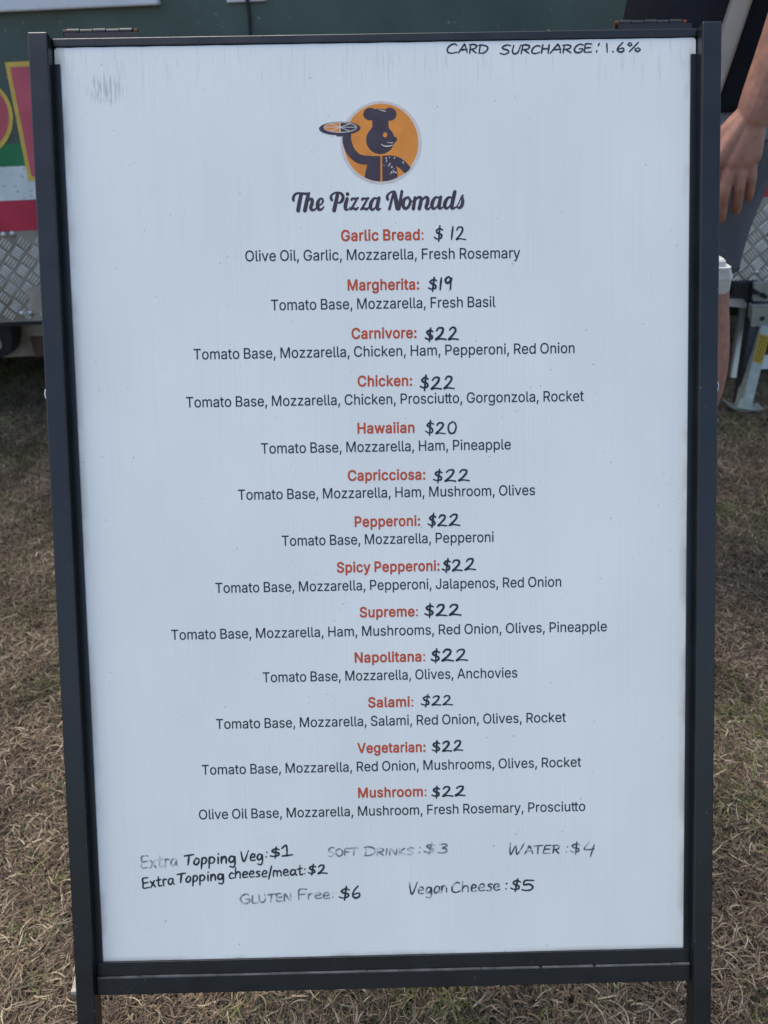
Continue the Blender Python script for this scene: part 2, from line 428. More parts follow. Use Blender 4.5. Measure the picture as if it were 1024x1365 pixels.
# -------- print: glyph outlines, thousandths of an em
G = json.loads(r'''{"sp":187,"r":{",":[188,[[37,-120,46,-124,78,-124,87,-120,93,-111,140,57,140,71,133,78,73,79,62,71,34,-102]]],":":[188,[[71,-5,81,-8,113,-8,126,-1,139,13,147,31,147,50,136,72,122,85,90,93,63,82,48,63,46,22],[78,268,99,264,122,272,141,291,147,309,147,322,141,341,131,355,108,366,85,367,72,362,54,346,46,331,45,304,49,292,62,277]]],"A":[480,[[16,0,39,-4,80,-4,89,0,138,131,143,136,157,137,335,136,343,127,389,3,402,-4,457,-4,466,0,467,9,305,450,282,509,275,516,207,517,195,509,22,36,13,9],[170,204,166,209,167,218,230,405,239,422,248,405,313,209,302,203]]],"B":[456,[[59,0,73,-4,296,-3,332,6,364,21,393,45,409,68,422,109,422,163,417,186,397,222,374,245,341,268,382,303,395,322,404,354,403,395,393,431,374,463,337,494,287,512,237,517,69,517,57,509,56,13],[141,63,132,68,132,77,132,213,137,222,273,222,296,216,319,202,339,177,350,136,346,118,339,100,314,76,264,62],[141,290,132,295,132,304,132,436,137,445,260,445,296,432,317,413,328,390,328,354,319,330,301,311,269,295,237,290]]],"C":[510,[[217,-7,231,-11,308,-10,344,-1,390,21,428,52,454,88,466,111,477,152,476,161,467,164,408,164,401,156,383,115,353,86,317,67,285,60,240,61,217,67,185,83,146,120,131,147,117,184,112,211,112,297,117,325,132,365,146,388,164,411,199,434,244,448,299,447,340,432,367,413,385,390,401,352,408,344,467,344,476,347,475,370,464,402,432,452,413,471,376,496,313,518,272,523,222,518,172,503,122,471,94,444,77,420,52,370,37,311,37,197,51,143,73,97,102,56,140,24,185,1]]],"F":[410,[[59,0,69,-4,119,-4,131,4,132,200,132,209,137,213,341,214,351,218,354,227,354,272,346,284,137,286,132,290,132,300,132,440,137,445,146,446,369,447,377,459,377,504,373,513,360,517,78,517,59,513,56,495,56,13]]],"G":[520,[[217,-7,231,-11,313,-10,358,3,390,19,413,37,454,84,470,115,484,170,484,247,476,259,290,260,281,257,277,247,277,206,281,197,290,194,399,193,408,188,394,133,363,90,331,71,299,61,240,61,208,71,181,86,146,120,131,147,117,184,112,211,112,297,117,325,134,370,155,402,190,430,240,448,290,448,313,443,341,429,370,406,386,384,403,347,408,344,467,344,479,352,466,397,454,420,426,458,390,487,349,508,313,518,267,523,222,518,172,503,126,475,90,439,68,406,50,365,37,311,36,202,46,156,66,106,94,65,122,37,167,8]]],"H":[517,[[59,0,69,-4,119,-4,131,4,132,218,137,227,151,228,382,227,387,222,388,213,389,4,401,-4,451,-4,460,0,463,13,463,495,460,513,451,517,401,517,389,509,388,304,382,295,369,294,137,295,132,300,132,309,131,509,119,517,69,517,59,513,56,495,56,13]]],"J":[396,[[138,-7,151,-11,219,-11,255,1,287,19,311,43,331,79,341,115,341,497,340,506,333,514,278,514,266,506,265,129,258,102,246,81,233,69,201,56,174,56,151,62,128,76,111,102,105,120,104,165,101,175,92,178,42,178,30,170,29,111,46,61,59,43,87,15]]],"M":[628,[[59,0,69,-4,114,-4,126,4,127,340,128,362,132,369,278,6,287,-3,332,-4,346,-1,352,9,496,378,498,4,510,-4,560,-4,569,0,572,13,572,495,569,513,560,517,482,517,470,509,357,218,323,122,314,108,159,509,146,517,69,517,59,513,56,495,56,13]]],"O":[533,[[217,-7,231,-11,308,-10,349,1,399,28,432,56,459,93,477,129,493,179,498,211,498,297,488,347,462,411,432,452,394,484,367,500,313,518,267,522,222,518,172,503,140,484,102,452,75,415,57,379,41,334,36,302,36,206,46,161,72,99,102,56,140,24,185,1],[240,61,217,67,181,86,146,120,133,143,117,184,112,211,112,302,132,365,163,409,199,434,222,443,244,448,294,447,335,434,353,423,372,407,391,384,411,343,422,297,422,211,408,160,391,125,353,86,317,67,294,61]]],"P":[445,[[59,0,69,-4,119,-4,131,4,132,168,137,177,237,178,301,188,346,208,370,227,390,254,404,281,413,313,413,381,402,418,388,445,369,469,341,489,301,507,232,517,73,517,59,513,56,495,56,13],[141,249,137,250,132,259,132,440,141,446,251,446,288,436,304,427,324,404,338,368,337,327,331,304,319,283,296,262,255,249]]],"R":[449,[[59,0,69,-4,119,-4,131,4,132,181,137,190,151,191,241,190,345,4,360,-4,419,-4,428,0,429,9,411,45,327,200,331,209,360,226,383,250,406,290,413,318,413,386,406,413,387,450,356,481,337,494,287,512,251,512,232,517,69,517,57,509,56,13],[141,263,132,268,132,277,132,436,137,445,260,445,287,437,319,416,337,377,338,331,329,304,315,286,287,269,264,263]]],"S":[447,[[170,-9,183,-13,265,-13,292,-8,333,8,361,27,384,50,407,91,413,113,414,159,407,186,389,218,366,241,311,271,210,300,165,317,133,340,124,359,124,395,135,418,151,432,197,450,251,450,288,439,318,413,330,382,338,374,392,373,401,377,405,386,404,404,383,451,351,483,333,496,283,516,251,522,201,522,156,512,129,501,105,486,70,451,49,404,48,345,53,327,69,300,96,272,117,259,161,239,288,201,324,179,338,154,338,122,316,86,288,68,229,54,188,59,160,68,142,79,124,98,109,136,101,143,47,144,38,141,34,118,39,95,61,53,91,22,111,10,156,-8]]],"T":[449,[[190,0,199,-4,249,-4,259,0,262,9,263,440,272,446,413,447,420,454,421,468,421,504,413,516,45,517,36,516,29,509,28,459,36,447,177,446,186,440,187,13]]],"a":[389,[[117,-9,130,-13,198,-12,230,1,266,28,271,23,273,0,280,-7,330,-8,342,0,342,277,333,314,313,346,298,360,275,374,216,390,171,390,125,380,75,351,56,332,38,300,36,291,44,284,94,269,104,273,134,307,153,317,175,324,212,324,244,312,260,296,266,282,268,250,257,238,144,221,94,208,56,186,35,159,26,127,26,82,34,57,57,23,80,6],[144,55,116,66,100,91,98,114,112,139,130,150,157,159,266,176,270,173,272,146,266,118,257,94,239,74,198,55,171,51]]],"c":[396,[[161,-9,175,-12,238,-12,275,-3,297,8,334,37,351,60,368,96,366,105,356,111,306,121,297,114,286,91,261,68,234,55,188,54,166,61,140,78,112,123,101,178,106,228,120,270,134,290,156,310,197,324,225,323,252,314,278,296,297,264,306,257,366,273,362,296,340,332,302,365,256,385,229,390,184,390,125,372,84,342,65,319,49,291,35,255,30,228,30,146,46,91,69,50,96,23,125,4]]],"d":[424,[[153,-9,166,-12,229,-12,266,4,302,37,306,32,308,0,316,-7,366,-8,377,0,378,496,377,505,370,512,316,513,304,505,303,360,298,346,256,378,238,385,206,391,175,390,152,385,102,361,65,323,41,278,30,232,30,150,35,119,46,87,74,41,93,22,117,5],[184,55,147,71,128,91,112,123,106,146,101,200,112,255,138,299,161,314,188,323,216,324,252,312,273,296,286,278,302,232,307,182,297,127,286,100,273,82,256,68,225,55]]],"e":[404,[[162,-9,175,-12,247,-12,288,-1,320,18,349,46,368,82,368,91,361,99,306,111,298,105,282,78,256,61,234,54,184,55,144,73,127,91,112,119,103,160,108,164,366,165,377,173,378,214,373,250,362,287,339,328,302,363,266,381,229,390,184,390,156,385,116,368,93,351,53,300,35,255,31,232,31,141,41,100,57,69,70,49,97,22,136,0],[111,228,106,232,106,246,127,287,161,315,193,324,225,323,261,308,289,273,301,232,297,228,288,227]]],"g":[425,[[152,-151,166,-155,247,-155,297,-140,329,-121,352,-97,367,-74,378,-28,378,367,377,376,370,384,320,384,311,381,306,348,302,343,266,373,229,388,170,389,147,384,125,375,88,350,74,335,46,290,30,231,31,144,53,81,66,62,97,29,129,11,166,1,225,0,266,16,302,49,306,44,307,-6,297,-46,284,-67,266,-78,243,-87,211,-93,170,-87,138,-72,102,-36,47,-65,46,-74,51,-83,83,-119,125,-143],[184,67,144,85,127,104,112,131,101,181,106,235,119,272,147,306,184,322,229,322,261,306,285,281,302,235,307,208,307,172,296,126,270,87,252,75,229,67]]],"h":[410,[[52,0,61,-4,107,-4,119,4,120,245,126,268,143,296,170,314,198,323,225,322,261,307,276,290,289,259,290,4,302,-4,352,-4,361,0,365,9,365,250,355,304,344,327,307,368,279,383,252,390,198,389,161,376,125,348,123,350,120,363,119,504,116,513,107,517,57,516,49,504,48,13]]],"i":[167,[[50,0,59,-4,109,-4,118,0,122,9,122,372,118,381,109,385,54,384,46,372,46,13],[65,440,77,437,100,439,114,448,130,468,130,500,104,525,86,530,68,528,54,519,38,500,38,468,50,449]]],"k":[381,[[52,0,70,-4,107,-4,116,0,119,9,120,136,136,154,152,164,173,145,288,-1,298,-4,361,-4,370,0,372,4,367,18,218,204,211,218,358,368,363,377,361,381,348,385,279,382,143,242,124,227,120,245,119,504,116,513,107,517,57,516,49,504,48,13]]],"l":[189,[[99,-3,111,-6,170,-6,180,-3,186,6,175,53,166,59,129,63,120,84,119,506,107,514,61,514,52,511,48,497,49,61,65,20,75,10]]],"m":[610,[[52,0,61,-4,107,-4,119,4,119,245,125,272,140,300,151,309,179,322,207,323,221,322,243,311,255,300,266,277,268,4,279,-4,329,-4,338,-1,342,13,343,268,356,295,366,307,398,322,425,323,452,318,470,307,480,295,489,272,490,4,502,-4,552,-4,561,-1,565,13,565,254,555,313,535,350,520,364,488,383,438,394,402,389,363,372,320,333,316,333,289,368,252,389,220,394,188,389,161,378,125,349,120,354,119,377,111,384,61,385,52,382,48,363,48,13]]],"n":[410,[[52,0,61,-4,107,-4,119,4,120,240,125,263,148,300,175,316,207,323,225,322,261,307,276,290,289,259,290,4,302,-4,352,-4,361,0,365,13,365,245,360,281,353,309,342,331,307,368,279,383,257,389,202,390,161,376,125,348,120,354,119,377,111,384,61,385,52,381,48,363,48,13]]],"o":[415,[[161,-9,175,-12,238,-12,275,-3,297,9,329,32,348,55,371,96,382,132,387,164,387,214,382,246,366,294,343,329,316,355,293,370,256,385,229,390,184,390,125,372,84,342,65,319,49,291,35,255,30,228,30,146,46,91,69,50,96,23,125,4],[184,55,161,63,143,75,124,100,106,146,102,200,117,264,143,299,155,310,175,319,197,324,225,323,252,314,270,303,294,273,311,223,311,155,302,123,289,96,266,71,234,55]]],"p":[424,[[52,-143,61,-147,107,-147,119,-139,120,20,124,34,157,6,188,-10,225,-15,270,-10,311,8,334,24,362,57,381,93,397,161,397,216,387,266,365,316,348,340,316,367,288,381,234,392,193,387,157,371,125,343,120,347,119,375,111,382,61,383,49,375,48,-130],[211,52,179,61,161,72,138,102,120,157,120,216,131,261,154,298,188,319,220,324,248,321,275,308,288,296,302,276,311,257,320,220,321,161,305,107,284,76,248,57]]],"r":[259,[[52,0,61,-4,107,-4,119,4,120,245,125,268,143,295,166,312,188,318,238,319,248,322,251,331,251,377,243,389,188,389,157,378,125,354,120,358,119,377,111,384,61,385,49,377,48,13]]],"s":[365,[[131,-9,144,-12,217,-12,253,-3,276,8,299,22,313,37,327,60,338,96,339,110,332,141,318,169,303,183,258,208,144,238,126,250,117,264,117,287,131,308,148,319,185,328,231,317,244,306,267,275,290,275,326,287,329,296,320,319,308,338,285,361,253,379,217,390,158,390,103,372,84,360,62,337,47,314,41,291,41,255,53,223,70,200,112,175,231,142,253,126,262,105,256,82,240,66,212,55,181,50,153,55,126,66,114,78,102,105,94,112,39,100,32,91,32,82,49,45,94,4]]],"t":[227,[[125,-5,138,-8,201,-8,211,-5,218,5,206,55,197,58,170,57,147,61,137,73,132,91,133,314,142,319,197,319,206,323,210,332,210,373,201,385,142,386,133,391,132,464,129,473,120,476,70,476,61,473,57,464,56,391,51,386,15,385,6,382,2,373,2,332,11,320,47,319,56,314,57,95,62,59,83,21,106,4]]],"u":[410,[[139,-6,152,-9,216,-8,257,9,288,36,293,31,295,4,302,-4,352,-5,361,-1,365,13,365,363,361,381,352,384,302,384,290,376,289,140,284,113,268,85,257,74,234,62,207,57,179,58,155,67,136,85,125,108,119,135,119,376,107,384,61,384,52,381,48,367,49,99,58,67,70,43,102,12]]],"v":[389,[[158,0,167,-4,222,-4,234,4,374,368,374,377,367,384,312,385,298,377,194,94,90,381,72,385,26,385,17,381,14,372,23,345]]],"y":[389,[[51,-146,62,-149,117,-149,140,-142,162,-129,185,-106,198,-86,218,-41,373,364,375,373,372,382,362,385,312,385,298,377,199,100,194,95,93,373,85,382,76,385,26,385,17,382,14,373,23,345,154,0,138,-50,122,-73,103,-82,58,-82,42,-136]]],"z":[380,[[41,0,59,-4,328,-4,341,0,345,9,345,50,337,61,155,62,146,63,141,68,337,327,340,368,337,382,323,385,64,385,46,381,42,372,42,331,50,320,228,318,238,313,221,286,41,54,37,13]]]},"b":{":":[188,[[70,-23,113,-24,126,-20,149,-1,162,22,164,50,160,63,146,86,122,103,95,110,67,103,48,91,32,68,29,31,32,13,58,-15],[79,250,108,249,131,258,154,281,163,304,163,327,155,350,140,369,113,382,81,383,63,376,40,355,30,336,30,300,36,281,54,262]]],"B":[456,[[58,-19,291,-20,323,-15,346,-7,387,17,410,39,423,59,438,104,438,172,432,195,415,227,374,268,401,300,413,322,420,350,419,400,409,436,388,472,346,508,291,527,237,533,64,533,51,528,42,518,40,9,45,-10],[151,81,148,100,148,195,151,205,269,206,291,200,310,188,325,168,331,150,330,122,323,106,305,90,260,79],[151,308,148,327,148,418,151,428,255,429,287,418,305,401,312,381,312,359,303,336,288,322,264,311,232,306]]],"C":[510,[[219,-25,313,-26,353,-16,399,7,441,43,468,79,480,102,495,152,491,170,476,180,402,179,389,170,372,128,347,102,313,83,276,76,249,76,226,82,193,97,163,126,147,152,135,184,128,215,128,293,133,320,149,361,160,379,176,399,207,420,258,432,294,431,327,420,358,398,372,379,389,338,403,328,476,328,493,343,495,356,480,406,446,461,423,484,385,510,317,534,272,539,217,534,167,519,131,498,85,458,63,429,36,375,21,315,21,193,36,134,59,88,88,47,131,10,181,-16]]],"G":[520,[[219,-25,317,-26,367,-11,413,15,455,56,471,79,489,120,500,165,500,252,495,265,485,274,290,276,272,271,262,256,264,193,272,183,285,178,376,177,386,175,387,165,378,138,356,106,331,90,294,77,244,77,190,100,163,126,147,152,135,184,128,215,129,297,138,334,151,365,172,395,199,416,240,431,290,431,317,423,353,400,372,375,389,338,399,330,472,328,485,333,493,343,495,361,484,397,468,429,441,465,399,501,353,524,317,534,267,539,217,534,167,519,135,503,79,452,54,415,31,361,21,315,20,197,31,147,50,102,80,56,113,24,158,-6]]],"H":[517,[[58,-19,128,-19,145,-5,148,200,150,209,160,212,369,209,372,200,374,-5,387,-18,401,-20,455,-20,474,-10,479,9,479,504,477,518,469,528,455,533,396,533,382,528,374,518,371,318,369,312,355,310,151,312,148,322,145,518,132,530,119,533,64,533,45,522,40,504,40,9,45,-10]]],"M":[628,[[58,-19,123,-19,137,-11,142,0,146,279,160,254,258,9,272,-14,291,-20,346,-19,363,-5,464,250,478,273,483,-5,491,-15,505,-20,564,-20,582,-11,588,9,588,500,587,515,579,527,564,533,482,533,469,530,459,522,323,175,314,161,170,522,160,530,146,533,64,533,46,523,40,504,40,9,45,-10]]],"N":[523,[[58,-19,128,-19,141,-11,147,0,148,300,151,323,164,309,367,-10,378,-18,396,-20,460,-20,479,-10,484,9,484,504,481,518,473,528,460,533,401,533,386,527,377,513,376,209,373,185,360,199,155,519,141,530,128,533,64,533,45,522,40,504,40,9,45,-10]]],"P":[445,[[58,-19,128,-19,145,-5,148,150,151,159,241,162,287,167,319,176,351,191,373,208,404,245,418,272,428,309,428,386,418,422,401,454,378,483,351,503,305,523,232,533,64,533,51,528,42,518,40,9,45,-10],[151,267,148,286,148,418,151,428,251,429,287,418,305,402,321,368,322,336,313,304,294,281,282,275,246,265]]],"S":[447,[[172,-28,270,-29,301,-22,338,-8,371,13,398,41,421,82,429,109,430,163,423,191,402,227,375,254,320,285,174,331,148,350,140,363,140,391,151,412,179,428,206,435,247,434,282,422,304,404,319,368,333,358,397,358,415,367,421,382,420,409,398,459,361,497,342,510,288,532,256,537,197,537,151,528,120,515,96,500,56,460,33,409,32,341,37,322,55,291,83,262,107,245,156,223,280,186,311,168,322,150,320,122,311,106,295,91,256,75,224,70,188,76,151,93,137,109,120,150,111,158,42,160,24,151,18,136,19,109,25,86,47,44,82,9,101,-4,135,-18]]],"V":[480,[[200,-19,280,-19,293,-11,304,4,483,500,483,518,470,530,393,532,383,527,371,513,243,144,239,144,234,153,103,522,84,533,25,533,11,530,-1,518,-4,500,1,481,176,9,187,-10]]],"a":[389,[[119,-27,203,-28,253,-6,275,-23,334,-24,348,-19,356,-9,358,282,347,323,326,355,307,374,280,390,216,406,166,406,119,396,66,365,43,341,22,305,20,286,30,272,89,253,107,256,144,293,180,307,207,307,230,301,242,291,250,277,251,259,244,252,116,233,71,215,38,191,17,159,10,136,10,77,26,36,44,13,66,-5,98,-22],[144,72,125,80,114,100,116,114,125,128,162,143,253,153,254,146,246,109,225,84,189,70]]],"c":[396,[[163,-27,247,-27,284,-17,310,-4,348,28,365,50,384,91,383,110,370,122,320,137,306,138,287,128,272,100,253,82,229,71,193,70,170,77,152,89,129,128,117,182,123,223,134,260,147,281,166,296,206,308,243,300,266,285,288,249,306,240,370,256,383,269,384,282,378,300,353,341,311,379,261,401,234,406,179,406,116,386,74,355,51,328,35,300,19,260,14,228,14,141,28,91,41,64,56,40,88,9,120,-12]]],"d":[424,[[154,-27,234,-27,288,-2,302,-19,316,-24,375,-23,392,-9,394,500,392,514,379,527,311,529,292,519,287,505,287,400,284,384,256,397,220,406,170,406,129,395,97,379,55,337,25,282,14,237,14,146,30,82,60,32,87,5,120,-15],[184,72,156,85,142,100,127,132,117,196,129,250,150,287,179,303,211,308,238,301,263,282,281,246,291,187,281,132,259,91,243,79,220,71]]],"e":[404,[[163,-27,252,-28,297,-15,329,4,362,37,384,78,384,96,375,110,306,129,292,123,272,91,256,79,229,70,188,71,154,87,141,100,129,123,123,141,129,148,370,149,384,154,392,164,394,214,389,255,378,291,362,323,349,341,311,377,275,395,234,406,179,406,152,401,108,382,84,365,65,346,39,310,21,264,15,237,15,137,25,96,44,60,56,40,88,9,129,-15],[129,245,127,250,132,264,149,287,170,301,202,308,220,307,252,294,272,269,279,250,278,246,266,243]]],"g":[425,[[154,-169,252,-171,306,-155,334,-138,353,-119,366,-106,383,-78,394,-33,394,372,392,385,379,398,311,400,301,394,288,380,252,398,229,405,166,405,141,399,116,389,79,364,60,344,30,294,14,235,14,144,30,90,55,49,97,9,125,-5,161,-15,229,-16,252,-9,284,8,290,4,286,-28,275,-51,261,-62,238,-71,206,-76,170,-70,145,-56,116,-23,102,-18,75,-29,33,-56,28,-69,32,-83,47,-107,70,-130,116,-157],[184,85,152,101,141,113,129,135,117,185,123,231,134,263,156,292,188,306,225,306,252,292,273,267,281,249,290,208,290,176,280,131,261,102,243,89,225,83]]],"h":[410,[[50,-19,116,-19,133,-5,136,240,143,263,157,285,175,298,202,307,220,306,252,293,262,281,272,254,276,-5,293,-19,357,-20,375,-11,381,4,381,254,371,309,358,336,316,382,284,399,261,405,193,405,138,384,135,513,126,527,111,533,52,532,38,523,33,509,32,9,38,-10]]],"i":[167,[[48,-19,118,-19,132,-11,137,0,138,377,132,391,118,400,50,400,36,391,31,381,30,9,36,-10],[66,422,95,421,109,425,136,448,146,463,147,500,142,513,118,537,95,546,73,546,54,540,30,518,22,504,24,459,40,436]]],"k":[381,[[50,-19,116,-19,133,-5,136,127,148,141,159,136,266,-1,284,-18,370,-19,384,-11,389,0,388,13,380,27,233,213,240,227,375,362,380,372,378,386,370,396,357,401,275,399,184,310,152,274,138,266,136,286,135,509,129,523,111,533,52,532,38,523,33,509,32,9,38,-10]]],"l":[189,[[100,-21,179,-22,198,-8,203,6,189,61,175,73,143,78,136,93,135,511,129,521,116,530,57,530,38,521,33,506,33,56,39,34,52,10,70,-7]]],"m":[610,[[50,-19,116,-19,133,-5,136,250,143,272,155,290,179,305,193,307,216,306,230,300,241,290,250,272,251,9,253,-5,260,-14,275,-20,334,-20,348,-15,356,-5,359,263,370,287,378,295,402,306,420,307,443,303,461,292,472,268,476,-5,484,-15,498,-20,557,-20,570,-15,578,-5,581,9,581,259,570,320,548,359,529,378,498,397,443,410,398,405,379,399,348,382,320,360,299,381,278,395,257,405,225,410,182,404,138,384,120,399,111,401,57,401,43,396,35,386,32,372,32,9,38,-10]]],"n":[410,[[50,-19,116,-19,133,-5,136,240,143,264,157,286,179,300,207,307,225,305,252,293,262,281,272,254,276,-5,288,-18,302,-20,357,-20,376,-10,381,9,381,245,375,290,369,313,353,345,316,382,284,399,252,406,193,405,138,382,125,396,111,401,57,401,38,390,32,372,32,9,38,-10]]],"o":[415,[[163,-27,247,-27,284,-17,306,-5,339,19,362,46,387,91,398,128,403,160,403,219,398,250,381,300,357,337,326,369,302,384,261,401,234,406,179,406,116,386,74,355,51,328,35,300,19,260,14,228,14,141,28,91,41,64,56,40,88,9,120,-12],[184,72,152,89,138,110,127,132,117,191,131,255,147,281,175,301,216,308,243,300,261,289,280,264,296,214,296,164,284,122,272,100,259,87,229,71]]],"p":[424,[[50,-161,116,-162,133,-148,138,-5,179,-24,211,-31,248,-31,291,-20,325,-3,357,24,379,52,397,89,413,161,413,220,398,284,379,325,358,352,325,380,293,397,243,407,220,408,175,399,138,380,120,397,107,399,52,398,35,384,32,-134,38,-152],[211,70,188,76,170,86,152,111,136,166,136,211,147,257,168,289,198,304,238,305,270,291,291,261,305,211,305,166,291,116,275,90,243,73,220,68]]],"r":[259,[[50,-19,116,-19,133,-5,136,236,141,263,149,277,170,295,193,302,248,303,262,313,267,327,267,381,262,395,252,403,188,405,138,387,116,400,57,401,43,396,35,386,32,9,38,-10]]],"s":[365,[[133,-27,221,-28,260,-18,288,-4,309,10,327,28,343,55,354,91,355,114,348,146,331,178,312,197,262,224,153,253,134,269,133,282,144,298,167,307,185,309,208,307,224,300,249,268,262,259,294,259,331,270,340,278,345,291,343,305,334,328,318,350,285,381,258,395,221,406,153,406,94,386,75,373,48,346,31,319,25,296,27,246,36,219,61,187,106,160,221,128,238,119,243,110,241,91,231,80,208,71,181,67,158,71,135,80,125,91,113,119,99,128,40,119,21,106,16,96,16,78,35,36,85,-10]]],"t":[227,[[127,-23,211,-23,226,-14,234,0,229,36,220,65,206,73,156,76,149,95,149,295,156,303,206,304,220,313,226,327,226,377,220,391,211,399,151,405,148,473,138,487,124,492,65,492,51,486,42,473,39,405,1,399,-11,386,-13,327,-8,314,1,306,33,303,40,295,41,91,48,50,64,18,79,3,101,-13]]],"u":[410,[[141,-24,220,-24,275,-1,298,-20,357,-21,370,-15,378,-6,381,372,378,385,366,398,298,400,284,395,276,385,272,135,266,113,250,90,229,79,207,73,184,74,158,85,145,104,136,131,133,385,120,398,102,401,52,400,35,385,32,104,38,76,56,35,88,2,111,-14]]],"v":[389,[[156,-19,231,-19,241,-14,249,-4,390,361,389,386,376,399,308,401,294,396,284,386,203,166,194,152,183,172,103,391,85,401,22,401,8,396,0,386,-2,368,8,338,136,4,144,-11]]],"w":[567,[[134,-19,199,-20,218,-10,281,200,286,200,292,181,349,-10,358,-18,372,-20,427,-20,445,-11,453,0,462,27,564,363,564,381,558,391,540,401,486,401,472,399,462,390,399,183,395,184,384,218,337,386,327,396,313,401,245,399,235,390,227,377,179,200,172,181,168,181,114,372,105,390,86,401,27,401,12,395,5,386,2,372,13,329,112,4,121,-10]]],"y":[389,[[51,-164,122,-165,144,-158,172,-142,199,-115,212,-96,234,-46,389,359,390,382,376,399,308,401,294,396,284,386,215,195,199,155,194,152,183,173,112,373,103,387,85,401,26,401,12,399,0,386,-2,368,7,341,137,0,122,-46,112,-59,94,-67,58,-63,41,-77,25,-141,34,-155]]]}}''')
def glyph_mesh(loops):
    cu = bpy.data.curves.new('glyph', 'CURVE'); cu.dimensions = '2D'; cu.fill_mode = 'BOTH'
    for L in loops:
        n = len(L) // 2
        s = cu.splines.new('POLY'); s.points.add(n - 1)
        for i in range(n): s.points[i].co = (L[2 * i] / 1000, L[2 * i + 1] / 1000, 0, 1)
        s.use_cyclic_u = True
    o = bpy.data.objects.new('glyph', cu)
    me = bpy.data.meshes.new_from_object(o)
    vs = [tuple(v.co[:2]) for v in me.vertices]; fs = [tuple(p.vertices) for p in me.polygons]
    bpy.data.objects.remove(o); bpy.data.meshes.remove(me); bpy.data.curves.remove(cu)
    out = []
    for f in fs:
        a, b_, c = (vs[f[0]], vs[f[1]], vs[f[2]])
        if (b_[0] - a[0]) * (c[1] - a[1]) - (b_[1] - a[1]) * (c[0] - a[0]) < 0: f = tuple(reversed(f))
        out.append(f)
    return vs, out
GC = {}
CAPH = {k: max(G[k][c][1][0][1::2]) / 1000 for k, c in (('r', 'B'), ('b', 'M'))}
def flat_text(name, text, style, p0, p1, cap, material, z, parent, last_regular=False, label=None):
    """text whose ink runs from photo point p0 to p1 on the baseline; cap height in metres"""
    vs, fs = [], []; x = 0.0; xmin = None; xmax = 0
    for i, ch in enumerate(text):
        st = style
        if last_regular and i == len(text) - 1: st = 'r'
        if ch == ' ': x += G['sp'] / 1000 * 0.86; continue
        adv, loops = G[st][ch]
        if (st, ch) not in GC: GC[(st, ch)] = glyph_mesh(loops)
        gv, gf = GC[(st, ch)]
        o = len(vs)
        vs += [(x + a, b_) for a, b_ in gv]; fs += [tuple(o + k for k in f) for f in gf]
        x0 = min(a for a, _ in gv) + x; x1 = max(a for a, _ in gv) + x
        xmin = x0 if xmin is None else min(xmin, x0); xmax = max(xmax, x1)
        x += adv / 1000 + (0.018 if st == 'b' else 0.0)
        if ch == 't' and i + 1 < len(text) and text[i + 1] == 't': x -= 0.05
    a = Vector(sb(*p0, z)); b_ = Vector(sb(*p1, z))
    u = (b_ - a); W_ = u.length; u.normalize(); v = Vector((-u.y, u.x))
    sx = W_ / (xmax - xmin); sy = cap / (CAPH[style])
    me = bpy.data.meshes.new(name)
    me.from_pydata([tuple(a + u * (p[0] - xmin) * sx + v * p[1] * sy) + (z,) for p in vs], [], fs)
    o = link(name, me, material, parent)
    if label: o['label'] = label
    return o
TZ = PZ + 0.0001
rows = [
 ('Garlic Bread:', (454.7, 321.1), (564.8, 319.6), 'Olive Oil, Garlic, Mozzarella, Fresh Rosemary', (327.2, 348.3), (693.5, 344.0), 1),
 ('Margherita:', (463.5, 387), (559, 385.7), 'Tomato Base, Mozzarella, Fresh Basil', (361.5, 413.7), (660.6, 409), 0),
 ('Carnivore:', (468.8, 451.5), (555.5, 450.3), 'Tomato Base, Mozzarella, Chicken, Ham, Pepperoni, Red Onion', (258.4, 479.3), (766.1, 470.5), 0),
 ('Chicken:', (477, 515), (549.6, 514), 'Tomato Base, Mozzarella, Chicken, Prosciutto, Gorgonzola, Rocket', (248.4, 543.2), (778.4, 534.4), 0),
 ('Hawaiian', (476.7, 577.7), (552.8, 576.5), 'Tomato Base, Mozzarella, Ham, Pineapple', (348.3, 604.7), (681.1, 598.9), 0),
 ('Capricciosa:', (463.8, 640.7), (567.2, 639.0), 'Tomato Base, Mozzarella, Ham, Mushroom, Olives', (317.6, 666.4), (713.4, 659.8), 0),
 ('Pepperoni:', (472.9, 702.2), (560.3, 700.6), 'Tomato Base, Mozzarella, Pepperoni', (376, 727.7), (658.2, 722.3), 0),
 ('Spicy Pepperoni:', (449.2, 763.1), (586.2, 760.6), 'Tomato Base, Mozzarella, Pepperoni, Jalapenos, Red Onion', (287.4, 790.5), (748.3, 781.8), 0),
 ('Supreme:', (479.7, 822.8), (557.2, 821.3), 'Tomato Base, Mozzarella, Ham, Mushrooms, Red Onion, Olives, Pineapple', (228.6, 852.9), (809.2, 841.3), 1),
 ('Napolitana:', (472.9, 883.1), (566.8, 881.3), 'Tomato Base, Mozzarella, Olives, Anchovies', (350.5, 909.5), (689.8, 903.0), 1),
 ('Salami:', (490.8, 942.8), (551, 941.7), 'Tomato Base, Mozzarella, Salami, Red Onion, Olives, Rocket', (288.3, 971.7), (754.5, 962.3), 1),
 ('Vegetarian:', (476.6, 1003.7), (567.4, 1002), 'Tomato Base, Mozzarella, Red Onion, Mushrooms, Olives, Rocket', (269.5, 1032.8), (774.8, 1021.9), 0),
 ('Mushroom:', (477.5, 1063.2), (568.6, 1061.2), 'Olive Oil Base, Mozzarella, Mushroom, Fresh Rosemary, Prosciutto', (265.5, 1092.3), (780.3, 1080.9), 1),
]
